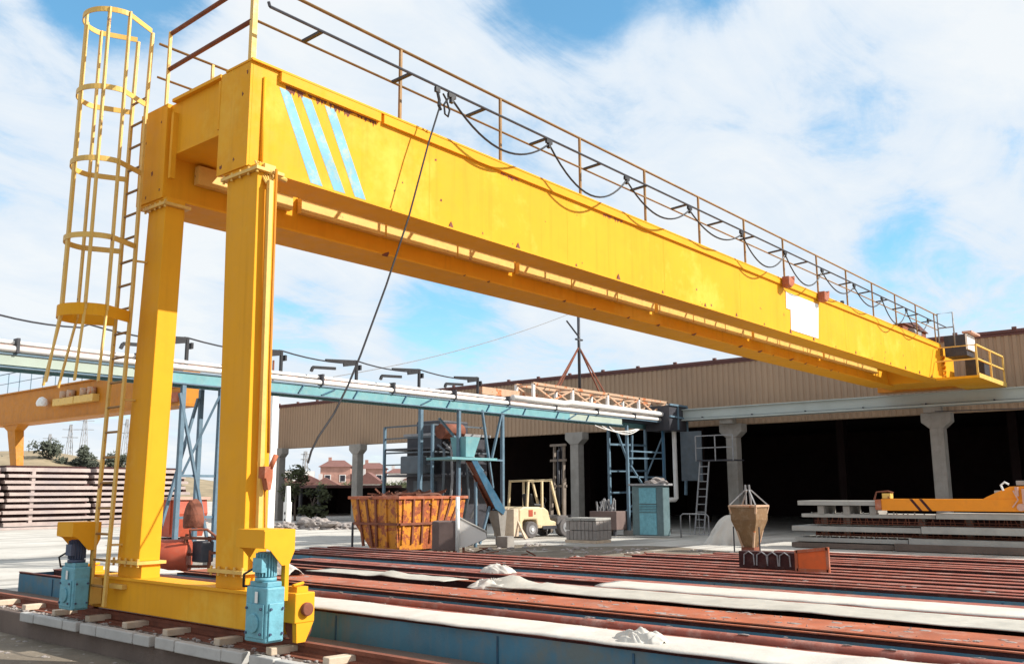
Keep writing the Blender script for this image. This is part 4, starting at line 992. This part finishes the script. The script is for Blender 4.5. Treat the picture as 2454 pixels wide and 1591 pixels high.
mb = MB().cyl((28.25, 5.55, 1.3), (28.34, 5.55, 1.3), .10, 14).box(28.27, 28.34, 5.4, 5.5, 1.35, 1.8).box(28.25, 28.33, 5.58, 5.66, 1.6, 1.85).tube([(28.25, 5.75, 1.3), (28.25, 5.6, 1.5), (28.25, 5.7, 1.75)], .02, 6)
mb.build('hoist_fitting', 'pink', lb)
MB().tube([(28.3, 5.95, 1.75), (28.3, 6.0, 1.9), (28.3, 5.9, 1.98), (28.3, 5.8, 1.92)], .03, 6).build('shackle', 'white', lb)

# ------------------------------------------------------------------ concrete bucket, cloth heap
M['bin_brown'] = mat('brown grey steel', (0.17, 0.12, 0.11), 0.7, 0.2, 2.0, dirt=0.3, bump=0.1)
bk = thing('concrete_bucket', (25.7, 12.2, 0), 'tan steel concrete bucket with tapered hopper and lifting bars, right of the cloth heap', 'bucket')
def ringpts(cx, cy, h, z): return [V((cx - h, cy - h, z)), V((cx + h, cy - h, z)), V((cx + h, cy + h, z)), V((cx - h, cy + h, z))]
cx, cy = 25.75, 12.3
MB().hexa(ringpts(cx, cy, .13, .12), ringpts(cx, cy, .40, .92)).build('cone', 'sack', bk, .01)
up = MB().hexa(ringpts(cx, cy, .40, .92), ringpts(cx, cy, .41, 1.32)).build('body', 'sack', bk, .01)
MB().box(cx - .45, cx + .45, cy - .45, cy + .45, 1.30, 1.36).build('rim', 'cream_rust', up, .01)
for sx, sy in ((-1, -1), (1, -1), (1, 1), (-1, 1)):
    MB().bar((cx + sx * .41, cy + sy * .41, 1.36), (cx + sx * .06, cy + sy * .06, 1.80), .035, .035).build('lifting_bar', 'grey_steel', bk)
    MB().bar((cx + sx * .42, cy + sy * .42, 1.3), (cx + sx * .16, cy + sy * .16, .1), .05, .05).build('corner_rib', 'cream_rust', bk)
for s_ in (-1, 1): MB().bar((cx, cy + s_ * .08, 1.36), (cx - .05, cy + s_ * .06, 1.95), .05, .03).build('lifting_bar', 'grey_steel', bk)
MB().box(cx - .2, cx + .2, cy - .2, cy + .2, 0, .14).build('gate', 'rust', bk)
for y in (12.55, 11.75): MB().bar((25.2, y, 0), (25.2, y, .75), .03, .03).build('stand_leg', 'dark_steel', bk)
g = bmesh.new(); rows = []
for j in range(15):
    t = j / 14; row = []
    for i in range(73):
        a_ = 2 * math.pi * i / 72
        pl_ = 1 + .10 * math.sin(a_ * 9 + 2 * mnoise.noise(V((a_, t * 2, 1)))) * t + .18 * mnoise.noise(V((math.cos(a_) * 1.5, math.sin(a_) * 1.5, t * 2 + 5)))
        rr = (.08 + .62 * t ** .85) * pl_
        row.append(g.verts.new((29.1 + .12 * (1 - t) + rr * .9 * math.cos(a_), 14.85 - .18 * (1 - t) + rr * math.sin(a_), .95 * (1 - t ** 1.3) + .03 * mnoise.noise(V((a_ * 3, t * 6, 2))))))
    rows.append(row)
for r0, r1 in zip(rows, rows[1:]):
    for i in range(72): g.faces.new((r0[i], r1[i], r1[i + 1], r0[i + 1])).smooth = True
g.faces.new(rows[0][:72])
bmesh.ops.remove_doubles(g, verts=g.verts[:], dist=.0005); bmesh.ops.recalc_face_normals(g, faces=g.faces[:])
me = bpy.data.meshes.new('cloth_heap'); g.to_mesh(me); g.free(); me.materials.append(M['tarp'])
o = bpy.data.objects.new('cloth_heap', me); C.objects.link(o); tag(o, 'tall pleated white cloth heap beside the tan concrete bucket', 'tarpaulin')

# ------------------------------------------------------------------ orange skip full of scrap
sk = thing('waste_skip', (20.3, 21.2, 0), 'rusty orange waste skip heaped with scrap, its lit end streaked with rust', 'skip')
def ring3(x0, x1, y0, y1, z): return [V((x0, y0, z)), V((x1, y0, z)), V((x1, y1, z)), V((x0, y1, z))]
mb = MB().hexa(ring3(19.28, 20.95, 20.46, 21.75, .06), ring3(19.20, 21.95, 20.40, 22.42, .82)).hexa(ring3(19.20, 21.95, 20.40, 22.42, .825), ring3(19.16, 22.1, 20.38, 22.6, 1.60))
mb.build('body', 'skip', sk, .012)
MB().box(19.10, 22.16, 20.32, 22.66, 1.57, 1.66).build('rim', 'rim_orange', sk, .01)
MB().box(19.13, 19.19, 20.4, 22.4, .80, .87).box(19.19, 21.9, 20.33, 20.39, .80, .87).build('side_rail', 'rust', sk)
for y in (20.5, 20.95, 21.4, 21.85, 22.25): MB().bar((19.15, y, 1.58), (19.22, y - (.25 if y > 21.5 else 0), .15), .08, .06).build('rib', 'skip' if int(y * 10) % 2 else 'rust', sk)
for x in (19.35, 19.75, 20.15, 20.55, 20.95, 21.4, 21.8): MB().bar((x, 20.35, 1.58), (x - (.0 if x < 20.5 else (x - 20.5) * .55), 20.42, .25), .06, .07).build('rib', 'rust' if int(x * 20) % 3 else 'skip', sk)
MB().bar((19.15, 22.45, 0), (19.15, 22.45, .85), .05, .05).build('prop', 'dark_steel', sk)
mb = MB().lump((20.6, 21.5, 1.45), (1.25, .95, .30), 3, .5, 4, 2.6)
for k in range(60):
    p = V((rng.uniform(19.4, 21.8), rng.uniform(20.6, 22.4), 1.60 + rng.uniform(0, .16)))
    q = p + V((rng.uniform(-.5, .5), rng.uniform(-.5, .5), rng.uniform(-.12, .16))); mb.bar(p, q, .03, .05)
tag(mb.build('scrap_heap', 'debris'), 'heap of rusty scrap filling the orange skip', 'scrap')
# wedge shaped concrete trough: laid out along its own length, then turned
wt = thing('mixer_trough', (0, 0, 0), 'pale grey wedge shaped steel trough tapering to the right beside the orange skip', 'trough')
wp_ = [(.70, 1.05), (1.50, .62), (1.52, .47), (.95, .24), (.70, .20)]
MB().prism(wp_, 'y', 0, .05).prism(wp_, 'y', .8, .85).build('side_plate', 'house_white', wt)
MB().bar((.68, .425, 1.06), (1.53, .425, .62), .86, .04).build('top_plate', 'concrete', wt)
MB().bar((.98, .425, .25), (1.5, .425, .46), .74, .03).build('bottom_plate', 'concrete', wt)
MB().box(-.05, .69, .03, .9, .12, .95).build('body', 'bin_brown', wt, .03)
for q in (.1, .75): MB().bar((.85, q, 0), (.85, q, .3), .06, .06).build('foot', 'rust', wt)
for q in (.05, .6): MB().bar((q, .1, 0), (q, .1, .14), .1, .1).build('foot', 'rust', wt)
wt.location = (19.1, 18.86, 0); wt.rotation_euler = (0, 0, math.atan2(-1.14, 1.02))
cbk = MB().box(22.9, 23.25, 19.3, 19.75, 0, .36).build('concrete_block', 'concrete', None, .02); tag(cbk, 'small square concrete block on the ground right of the wedge shaped trough', 'block')
wp = thing('white_post', (19.45, 18.3, 0), 'slim white post standing in front of the wedge shaped trough', 'post')
MB().cyl((19.45, 18.25, 0), (19.45, 18.25, 1.65), .06, 12).build('pole', 'white', wp)
MB().box(19.33, 19.57, 18.13, 18.37, 0, .04).build('foot_plate', 'grey_steel', wp)

# ------------------------------------------------------------------ forklift
fk = thing('forklift', (0, 0, 0), 'old cream forklift with open overhead guard and raised mast in front of the dark hall', 'forklift')
def wheel(x, y, r, w, big):
    t = MB().cyl((x, y - w / 2, r), (x, y + w / 2, r), r, 28).build('wheel', 'tyre', fk, .03)
    MB().cyl((x, y - w / 2 - .012, r), (x, y - w / 2 + .03, r), r * .55, 20).build('rim', 'grey_steel', t)
    MB().cyl((x, y - w / 2 - .04, r), (x, y - w / 2, r), r * .2, 12).build('hub', 'white', t)
for y in (-.55, .55):
    wheel(-.92, y, .30, .26, False); wheel(.80, y, .34, .30, True)
def fprism(poly, y0, y1, nm_, m_, bev=.03, par=None): return MB().prism(poly, 'y', y0, y1).build(nm_, m_, par or fk, bev)
cw = fprism([(-1.45, .28), (-1.28, .22), (-1.28, .58), (-1.20, .66), (-.62, .66), (-.56, .40), (-.32, .40), (-.30, 1.02), (-.40, 1.12), (-1.2, 1.14), (-1.44, 1.04)], -.58, .58, 'counterweight', 'forklift', .05)
hd = fprism([(-.55, .34), (.45, .34), (.45, .55), (.12, .62), (.0, .98), (-.2, 1.10), (-.42, 1.10)], -.56, .56, 'chassis', 'forklift', .04)
MB().box(-.3, .4, -.60, -.56, .30, .42).build('step', 'dark_steel', fk)
fprism([(.40, .45), (.92, .45), (1.02, .62), (.98, .78), (.55, .80), (.40, .68)], -.62, .62, 'front_fender', 'tyre', .04)
MB().box(-1.0, -.8, -.592, -.578, .78, 1.02).build('vent', 'red', cw)
MB().box(-.72, -.66, -.592, -.578, .85, .95).build('tail_lamp', 'rim_orange', cw)
st = fprism([(-.5, 1.12), (.0, 1.10), (.02, 1.22), (-.38, 1.24), (-.46, 1.62), (-.58, 1.6)], -.25, .25, 'seat', 'black', .04)
sc_ = MB().tube([(.45, 0, .8), (.25, 0, 1.28)], .03, 8).build('steering_column', 'dark_steel', fk)
pts = [V((.24 + .16 * math.sin(a) * .45, .17 * math.cos(a), 1.3 + .16 * math.sin(a))) for a in [2 * math.pi * k / 16 for k in range(17)]]
MB().tube(pts, .014, 6).build('steering_wheel', 'black', sc_)
og = MB()
for y in (-.5, .5):
    og.bar((-1.0, y, 1.1), (-.93, y, 2.05), .07, .07).bar((.62, y, .78), (.2, y, 2.1), .07, .07).bar((-.25, y, 1.08), (-.25, y, 2.08), .07, .07)
    og.bar((-.96, y, 2.08), (.24, y, 2.12), .08, .08)
for x in (-.95, -.7, -.45, -.2, .05, .22): og.bar((x, -.5, 2.1), (x, .5, 2.1), .06, .05)
og.build('overhead_guard', 'forklift', fk)
ma = None
M['mast_grey'] = mat('dusty grey brown mast steel', (0.22, 0.18, 0.15), 0.7, 0.25, 4.0, dirt=0.35, rust=0.35, bump=0.1)
for y in (-.34, .34):
    mb = MB().bar((1.02, y, .1), (1.06, y, 2.2), .08, .14)
    if ma is None: ma = mb.build('mast', 'mast_grey', fk)
    else: mb.build('mast_rail', 'mast_grey', ma)
    MB().bar((1.12, y * .75, 1.3), (1.16, y * .75, 3.55), .06, .10).build('inner_mast_rail', 'mast_grey', ma)
for z in (1.9, 2.9, 3.5): MB().bar((1.10, -.42, z), (1.10, .42, z), .07, .09).build('crosshead', 'mast_grey', ma)
MB().cyl((1.1, 0, .3), (1.1, 0, 3.3), .05, 10).build('lift_cylinder', 'dark_steel', ma)
mb = MB()
for k in range(2): mb.tube([(1.2, -.06 + .12 * k, 1.2), (1.2, -.06 + .12 * k, 3.5)], .02, 5)
mb.build('chain', 'dark_steel', ma)
cgm = MB().box(1.22, 1.27, -.5, .5, .25, .35).box(1.22, 1.27, -.5, .5, .7, .8).box(1.22, 1.27, -.4, -.3, .25, .8).box(1.22, 1.27, .3, .4, .25, .8).build('fork_carriage', 'dark_steel', ma)
for y in (-.3, .3): MB().prism([(1.27, .06), (2.3, .06), (2.3, .09), (1.32, .11), (1.32, .7), (1.27, .7)], 'y', y - .06, y + .06).build('fork', 'dark_steel', ma)
fk.scale = (1.08, 1.1, 1.05)
fk.location = (29.5, 23.25, 0); fk.rotation_euler = (0, 0, math.radians(-9)); ORG[fk.name] = V((0, 0, 0))
# lean-to timbers by the forklift
for k, (a, b) in enumerate((((28.0, 22.6, 0), (27.2, 22.9, 1.15)), ((27.4, 22.2, 0), (27.5, 22.9, 1.1)))):
    o = MB().bar(a, b, .06, .08).build('timber_prop', 'wood'); tag(o, f'pale timber prop leaning beside the forklift rear, {"right" if k == 0 else "left"} one', 'timber', 'timber props by the forklift')
o = MB().box(27.2, 27.5, 22.6, 23.6, .1, 1.12).build('plywood_crate', 'wood', None, .01); tag(o, 'pale timber crate standing behind the blue tower leg left of the forklift', 'crate')
# brick pallet and bin
bp = thing('brick_pallet', (26.95, 19.2, 0), 'pallet of pale grey upright bricks strapped in two tiers in front of the forklift', 'pallet')
MB().box(26.6, 27.5, 18.4, 19.75, 0, .1).build('pallet_base', 'wood', bp)
for t_ in range(2):
    mb = MB()
    for k in range(8):
        y = 18.42 + k * .164
        for j in range(4): mb.box(26.62 + j * .24, 26.84 + j * .24, y, y + .145 + rng.uniform(-.01, .01), .11 + t_ * .33, .42 + t_ * .33)
    mb.build('brick_tier', 'brick', bp, .006)
mb = MB()
for k in range(4): mb.box(26.6, 27.55, 18.42 + k * .33, 18.735 + k * .33, .77, .86)
mb.build('cap_layer', 'precast_grey', bp, .008)
bn = thing('steel_bin', (31.6, 21.3, 0), 'dark brownish steel bin behind the brick pallet at the hall column', 'bin')
MB().box(31.2, 32.2, 20.6, 21.9, .25, .98).build('body', 'bin_brown', bn, .02)
for y in (20.75, 21.75):
    for x in (31.3, 32.1): MB().box(x - .05, x + .05, y - .05, y + .05, 0, .25).build('foot', 'dark_steel', bn)
mb = MB()
for k in range(14):
    p = V((rng.uniform(31.4, 32), rng.uniform(20.9, 21.7), .98)); mb.bar(p, p + V((rng.uniform(-.2, .2), rng.uniform(-.2, .2), rng.uniform(.2, .55))), .05, .05)
o = mb.build('scrap_offcuts', 'grey_steel'); tag(o, 'pale scrap offcuts sticking out of the brown steel bin', 'scrap')

# ------------------------------------------------------------------ orange gantry crane far left
oc = thing('far_gantry_crane', (30, 66, 0), 'far orange gantry crane with blue handrail seen through the ladder cage on the left', 'gantry crane')
MB().box(29.9, 31.1, 51.3, 79.5, 7.15, 9.5).build('girder', 'orange', oc, .02)
MB().box(29.75, 31.2, 51.3, 79.5, 7.05, 7.15).box(29.75, 31.2, 51.3, 79.5, 9.5, 9.6).build('flange', 'orange', oc)
MB().box(29.82, 29.9, 51.6, 53.4, 7.3, 7.9).box(29.82, 29.9, 51.6, 53.4, 8.2, 8.7).build('end_panel', 'rim_orange', oc)
MB().hexa([V((30.2, 73.9, 0)), V((30.5, 73.9, 0)), V((30.5, 74.6, 0)), V((30.2, 74.6, 0))], [V((29.9, 75.2, 6.6)), V((30.6, 75.2, 6.6)), V((30.6, 76.6, 6.6)), V((29.9, 76.6, 6.6))]).hexa([V((29.9, 75.2, 6.6)), V((30.6, 75.2, 6.6)), V((30.6, 76.6, 6.6)), V((29.9, 76.6, 6.6))], [V((29.85, 74.4, 7.1)), V((30.7, 74.4, 7.1)), V((30.7, 77.6, 7.1)), V((29.85, 77.6, 7.1))]).build('leg', 'orange', oc, .02)
orl = MB().bar((29.9, 62.5, 11.2), (29.9, 79.5, 11.2), .05, .06).build('handrail', 'tower_blue', oc)
MB().bar((29.9, 62.5, 10.4), (29.9, 79.5, 10.4), .04, .04).build('mid_rail', 'tower_blue', orl)
for k in range(9): MB().bar((29.9, 62.5 + k * 2.1, 9.6), (29.9, 62.5 + k * 2.1, 11.2), .05, .05).build('post', 'tower_blue', orl)
for y, w in ((66.3, 1.6), (63.2, 1.4)):
    c_ = MB().box(29.4, 29.9, y - w, y + w, 8.0, 8.5).build('drive_box', 'yellow_pale', oc, .02)
    for yy in (y + .3, y - .8): MB().cyl((29.6, yy, 8.5), (29.6, yy, 9.0), .28, 12).build('drive_motor', 'cream_rust', c_)
MB().lump((29.4, 69.6, 8.3), (.4, .5, .5), 2, .1, 2).build('lamp', 'white', oc)

# ------------------------------------------------------------------ red machinery behind the sill beam
rm = thing('concrete_mixer', (11.2, 18.8, 0), 'red concrete mixer with a round drum end, seen between the crane legs', 'mixer')
MB().cyl((10.9, 19.2, .42), (11.35, 18.75, .42), .36, 32).build('drum', 'red', rm, .02)
MB().lump((11.3, 18.6, 1.2), (.22, .22, .48), 6, .1, 3).build('hopper', 'rust', rm)
mb = MB()
for p, q in (((11.1, 18.7, .1), (11.2, 18.65, .9)), ((11.5, 18.2, .1), (11.5, 18.25, .85)), ((11.1, 18.75, .82), (11.6, 18.1, .8)), ((11.2, 18.8, .45), (11.6, 18.1, .5)), ((11.15, 18.9, .2), (11.6, 18.3, .2))): mb.bar(p, q, .06, .06)
mb.build('frame', 'rust', rm)
MB().box(11.3, 11.6, 18.2, 18.6, .3, .75).build('engine', 'dark_steel', rm, .03)
MB().tube([(11.2, 18.5, .8), (11.1, 18.4, 1.0), (11.4, 18.2, 1.0), (11.6, 18.1, .82)], .03, 6).build('handle', 'rust', rm)
rs = thing('red_skip', (20, 34.2, 0), 'small red skip on the ground between the crane legs, before the far beam stack', 'skip')
MB().prism([(33.2, .1), (32.9, 1.0), (33.0, 1.55), (35.6, 1.55), (35.7, 1.0), (35.2, .1)], 'x', 19.3, 20.6).build('body', 'red', rs, .02)
MB().box(19.2, 20.7, 32.9, 35.7, 1.52, 1.62).build('rim', 'pink', rs)
for y in (33.4, 34.2, 35.0): MB().box(19.24, 19.3, y - .05, y + .05, .2, 1.5).build('rib', 'red', rs)
tk = thing('grey_tank', (18.5, 27.6, 0), 'dull grey upright tank behind the blue tower between the crane legs', 'tank')
MB().cyl((18.6, 27.7, .3), (18.6, 27.7, 2.9), .75, 32).build('shell', 'dark_steel', tk)
MB().cyl((18.6, 27.7, 2.9), (18.6, 27.7, 3.3), .75, 32, .25).build('cone_top', 'grey_steel', tk)
for a in range(4):
    MB().bar((18.6 + .6 * math.cos(a * 1.57), 27.7 + .6 * math.sin(a * 1.57), 0), (18.6 + .6 * math.cos(a * 1.57), 27.7 + .6 * math.sin(a * 1.57), .5), .1, .1).build('leg', 'dark_steel', tk)

# ------------------------------------------------------------------ left of the hall: posts, rubble, shed, houses, trees
po = thing('lamp_post', (26.9, 37.6, 0), 'tall pale square post with a thin rod on top beside the yellow crane leg', 'post')
MB().box(26.7, 27.05, 37.45, 37.75, 0, 6.6).build('pole', 'pipe', po)
MB().cyl((26.75, 37.6, 6.6), (26.75, 37.6, 8.2), .05, 8).build('rod', 'rust', po)
MB().box(26.6, 27.2, 37.3, 37.9, 0, .1).build('base_plate', 'grey_steel', po)
pw = thing('perforated_post', (28.8, 38.8, 0), 'short white post with dark diamond holes, in front of the small olive tree', 'post')
MB().box(28.65, 28.95, 38.65, 38.95, 0, 1.3).build('body', 'white', pw, .01)
for z in (.4, .75): MB().prism([(38.8 - .07, z), (38.8, z - .1), (38.8 + .07, z), (38.8, z + .1)], 'x', 28.642, 28.6495).build('diamond', 'black', pw)
MB().prism([(38.68, 1.3), (38.92, 1.3), (38.85, 2.1), (38.75, 2.1)], 'x', 28.7, 28.9).build('cap', 'white', pw)
for k, (c, r) in enumerate((((29.2, 37.0, .05), (.7, 1.4, .45)), ((29.9, 35.8, .0), (.6, .9, .3)), ((28.2, 38.2, .0), (.6, .8, .35)))):
    mb = MB().lump(c, r, k + 30, .4, 4, 3)
    for q in range(25): mb.lump((c[0] + rng.gauss(0, r[0] * .8), c[1] + rng.gauss(0, r[1] * .7), .02), (.1, .14, .09), q + k * 40, .5, 1)
    tag(mb.build('rubble_mound', 'rubble'), ('long grey rubble mound on the yard below the left hall columns', 'low grey rubble mound next to the orange skip', 'pale rubble mound at the foot of the perforated white post')[k], 'rubble')
sh = thing('open_shed', (44.5, 57, 0), 'low dark open shed with posts, seen under the left bay of the hall', 'shed')
MB().box(43.5, 52, 55, 63, 2.1, 2.3).build('roof', 'roof_trim', sh)
MB().box(51.7, 52, 54, 63, 0, 2.1).box(43.5, 52, 62.7, 63, 0, 2.1).build('back_wall', 'dark_wall', sh)
for y in (55.1, 57.3, 59.5, 62): MB().box(43.6, 43.8, y - .1, y + .1, 0, 2.1).build('post', 'dark_steel', sh)
def house(c, rz, w, d, h, rh, wm, rm_, label, hip=False, cols=3, dormer=False):
    t = thing('house', (0, 0, 0), label, 'house', 'houses on the slope beyond the hall')
    MB().box(-d / 2, d / 2, -w / 2, w / 2, -1, h).build('wall', wm, t)
    if rh:
        r = MB()
        if hip: r.hexa([V((-d / 2 - .4, -w / 2 - .4, h)), V((d / 2 + .4, -w / 2 - .4, h)), V((d / 2 + .4, w / 2 + .4, h)), V((-d / 2 - .4, w / 2 + .4, h))], [V((-.3, -w / 4, h + rh)), V((.3, -w / 4, h + rh)), V((.3, w / 4, h + rh)), V((-.3, w / 4, h + rh))])
        else: r.prism([(-w / 2 - .5, h), (w / 2 + .5, h), (0, h + rh)], 'x', -d / 2 - .5, d / 2 + .5)
        rf_ = r.build('roof', rm_, t)
        MB().box(.5, 1.1, w / 5, w / 5 + .6, h + .2, h + rh + .6).build('chimney', wm, rf_)
    n = 0
    for z in ([1.0, 3.6] if h > 4.5 else [1.2]):
        for k in range(cols):
            y = -w / 2 + w * (k + .5) / cols
            f = MB().box(-d / 2 - .06, -d / 2, y - .6, y + .6, z, z + 1.35).build('window', 'house_white', t)
            MB().box(-d / 2 - .08, -d / 2 - .06, y - .45, y + .45, z + .12, z + 1.23).build('pane', 'pane', f)
    t.location = c; t.rotation_euler = (0, 0, rz)
HS = [((95.2, 122.8, 0), .85, 4.6, 6, 3.2, 1.3, 'house_pink', 'tile', 'low pink brick house with brown roof, left of the second hall column', False, 2),
      ((92.6, 125.4, 0), .85, 3.8, 6, 2.6, 1.5, 'house_white', 'tile', 'small pale house with a dark roof right of the olive tree', False, 1),
      ((113.5, 138.0, 0), .8, 5.5, 7, 6.4, 1.3, 'house_pink', 'tile', 'tall pink house with hipped roof behind, left of the second hall column', True, 2),
      ((97.0, 120.6, 0), .85, 3.4, 6, 2.9, 1.2, 'house_white', 'tile', 'white gabled house squeezed against the second hall column', False, 1),
      ((118.2, 133.0, 0), .8, 5.0, 7, 6.0, 1.2, 'house_pink', 'tile', 'pinkish two storey house just right of the second hall column', True, 2),
      ((101.4, 114.9, 0), .75, 4.2, 6, 3.0, 1.9, 'house_white', 'tile', 'gabled pale house with a brown roof in front of the pink houses', False, 2),
      ((121.5, 129.5, 0), .8, 3.8, 7, 5.2, .9, 'house_white', 'tile', 'narrow white two storey house behind the gabled pale house', True, 1),
      ((105.0, 112.0, 0), .8, 3.6, 6, 4.4, 0, 'house_white', 'tile', 'plain white flat roofed house under the hall', False, 1),
      ((107.2, 109.8, 0), .75, 3.4, 7, 3.6, 1.1, 'house_white', 'tile', 'pale house partly hidden by the railed plant on the right', False, 1),
      ((108.0, 142.5, 0), .9, 6, 7, 5.6, 0, 'house_white', 'tile', 'white flat roofed house at the far left under the hall', False, 2),
      ((126.0, 126.0, 0), .8, 5, 7, 5.8, 1.2, 'house_pink', 'tile', 'pink house farthest right under the hall, behind the white ones', True, 2)]
for a_ in HS: house(*a_)
# trees: trunk, limbs, crown of many leaf clumps
def tree(c, h, cr_, ch_, label, cat='tree', leafm='leaf_dark', n=900, ls=.35, seed=1, trunk=.25, grp=None, nb=9):
    r = random.Random(seed)
    t = thing('tree', c, label, cat, grp)
    mb = MB(); c = V(c)
    mb.tube([c - V((0, 0, .5)), c + V((r.uniform(-.1, .1), .1, h * .3)), c + V((r.uniform(-.3, .3), 0, h * .65))], trunk, 8, trunk * .5)
    blobs = []
    for k in range(nb):
        a = r.uniform(0, 6.28); rr = cr_ * math.sqrt(r.uniform(.05, 1)) * .72
        b = c + V((rr * math.cos(a), rr * math.sin(a), h - ch_ * r.uniform(.15, .85))); blobs.append((b, cr_ * r.uniform(.28, .5)))
        mb.tube([c + V((0, 0, h * .4)), c.lerp(b, .6) + V((0, 0, h * .18)), b], trunk * .3, 5, trunk * .1)
    mb.build('trunk', 'bark', t)
    cb = MB()
    for k in range(n):
        b, br = r.choice(blobs)
        d = V((r.gauss(0, 1), r.gauss(0, 1), r.gauss(0, .75))).normalized() * br * (r.random() ** .4)
        p = b + d; s = ls * r.uniform(.6, 1.3)
        u_ = V((r.gauss(0, 1), r.gauss(0, 1), r.gauss(0, 1))).normalized(); w_ = u_.orthogonal().normalized()
        vs = [cb.b.verts.new(p + u_ * s + w_ * s * .1), cb.b.verts.new(p + w_ * s * .5), cb.b.verts.new(p - u_ * s), cb.b.verts.new(p - w_ * s * .5)]
        cb.b.faces.new(vs)
    cb.build('crown', leafm, t)
HT = [((89.6, 207, 5.5), 8.5, 5.0, 4.4, 'broad open pine on the hill, seen between the ladder and the far orange leg', 1), ((95.5, 199.5, 4.5), 9.0, 4.6, 7.5, 'dense dark tree on the hill just left of the ladder', 2),
      ((86, 212, 6.0), 4.2, 3.4, 3.0, 'low bushy dark tree on the hill right of the far orange leg', 3), ((83, 216, 6.0), 4.4, 3.0, 3.2, 'dark tree at the left edge of the picture on the hill', 4), ((92.6, 203, 5.5), 4.0, 4.2, 2.6, 'low dark thicket tree between the two taller hill trees', 5),
      ((99.5, 195, 4.0), 7.0, 4.0, 5.0, 'dark tree on the hill right behind the ladder', 6), ((103, 191, 3.5), 6.2, 4.2, 4.6, 'dark tree on the hill between the crane leg and the ladder', 7)]
for c, h, w, ch_, lb_, sd_ in HT: tree(c, h * .86, w * .78, ch_ * .8, lb_, n=900, ls=.42, seed=sd_, grp='trees on the hill')
tree((36.4, 48.2, 0), 3.4, 1.3, 2.2, 'thin grey green olive tree left in the first hall bay', 'tree', 'leaf', 900, .13, 12, .09)
for k, (c, h, w) in enumerate((((36.9, 47.2, 0), 2.3, 1.1), ((68.2, 76.9, 0), 2.0, 2.0), ((69.4, 75.2, 0), 2.6, 2.2), ((71.0, 73.2, 0), 2.3, 2.2), ((67, 78.6, 0), 1.9, 1.8))):
    tree(c, h, w, h * .9, ('round olive green bush behind the perforated white post', 'green bush left behind the orange skip', 'taller green bush behind the orange skip', 'green bush at the right behind the orange skip', 'low bush beside the second hall column')[k], 'bush', 'leaf', 900, .16 if k == 0 else .22, 40 + k, .08, 'bushes beyond the hall')
for k, (c, h, w) in enumerate((((88.0, 117.5, 0), 3.6, 2.2), ((90.0, 112.5, 0), 3.2, 2.0), ((92.5, 108.8, 0), 3.3, 2.2), ((95.5, 104.8, 0), 3.0, 2.2), ((98.0, 102.6, 0), 3.2, 2.0))):
    tree(c, h, w, h * .85, ('dark round tree by the small pale house', 'green tree before the low pink house', 'green tree right of the second hall column', 'green tree before the white flat roofed house', 'green tree next to the railed plant')[k], 'tree', 'leaf', 700, .22, 60 + k, .1, 'trees before the far houses')
for k, (x, y, h) in enumerate(((176, 387, 30), (180, 383, 34), (190, 367, 32), (170, 392, 26), (189, 246, 15))):
    py = thing('pylon', (x, y, 0), f'thin lattice power pylon on the horizon, {("behind the hill trees", "left of the ladder", "behind the ladder", "near the far orange leg", "under the first hall bay")[k]}', 'pylon', 'power pylons on the horizon')
    w = h * .07
    for sx, sy in ((-1, -1), (1, -1), (1, 1), (-1, 1)): MB().bar((x + sx * w, y + sy * w, 0), (x + sx * .3, y + sy * .3, h), .22, .22).build('leg', 'grey_steel', py)
    mb = MB()
    for q in range(7):
        z0, z1 = h * q / 7, h * (q + 1) / 7; a, b = w * (1 - q / 7) + .3, w * (1 - (q + 1) / 7) + .3
        mb.bar((x - a, y - a, z0), (x + b, y - b, z1), .12, .12).bar((x + a, y - a, z0), (x - b, y - b, z1), .12, .12)
    mb.build('bracing', 'grey_steel', py)
    for z in (h * .82, h * .93): MB().bar((x - h * .09, y + h * .05, z), (x + h * .09, y - h * .05, z), .25, .25).build('crossarm', 'grey_steel', py)
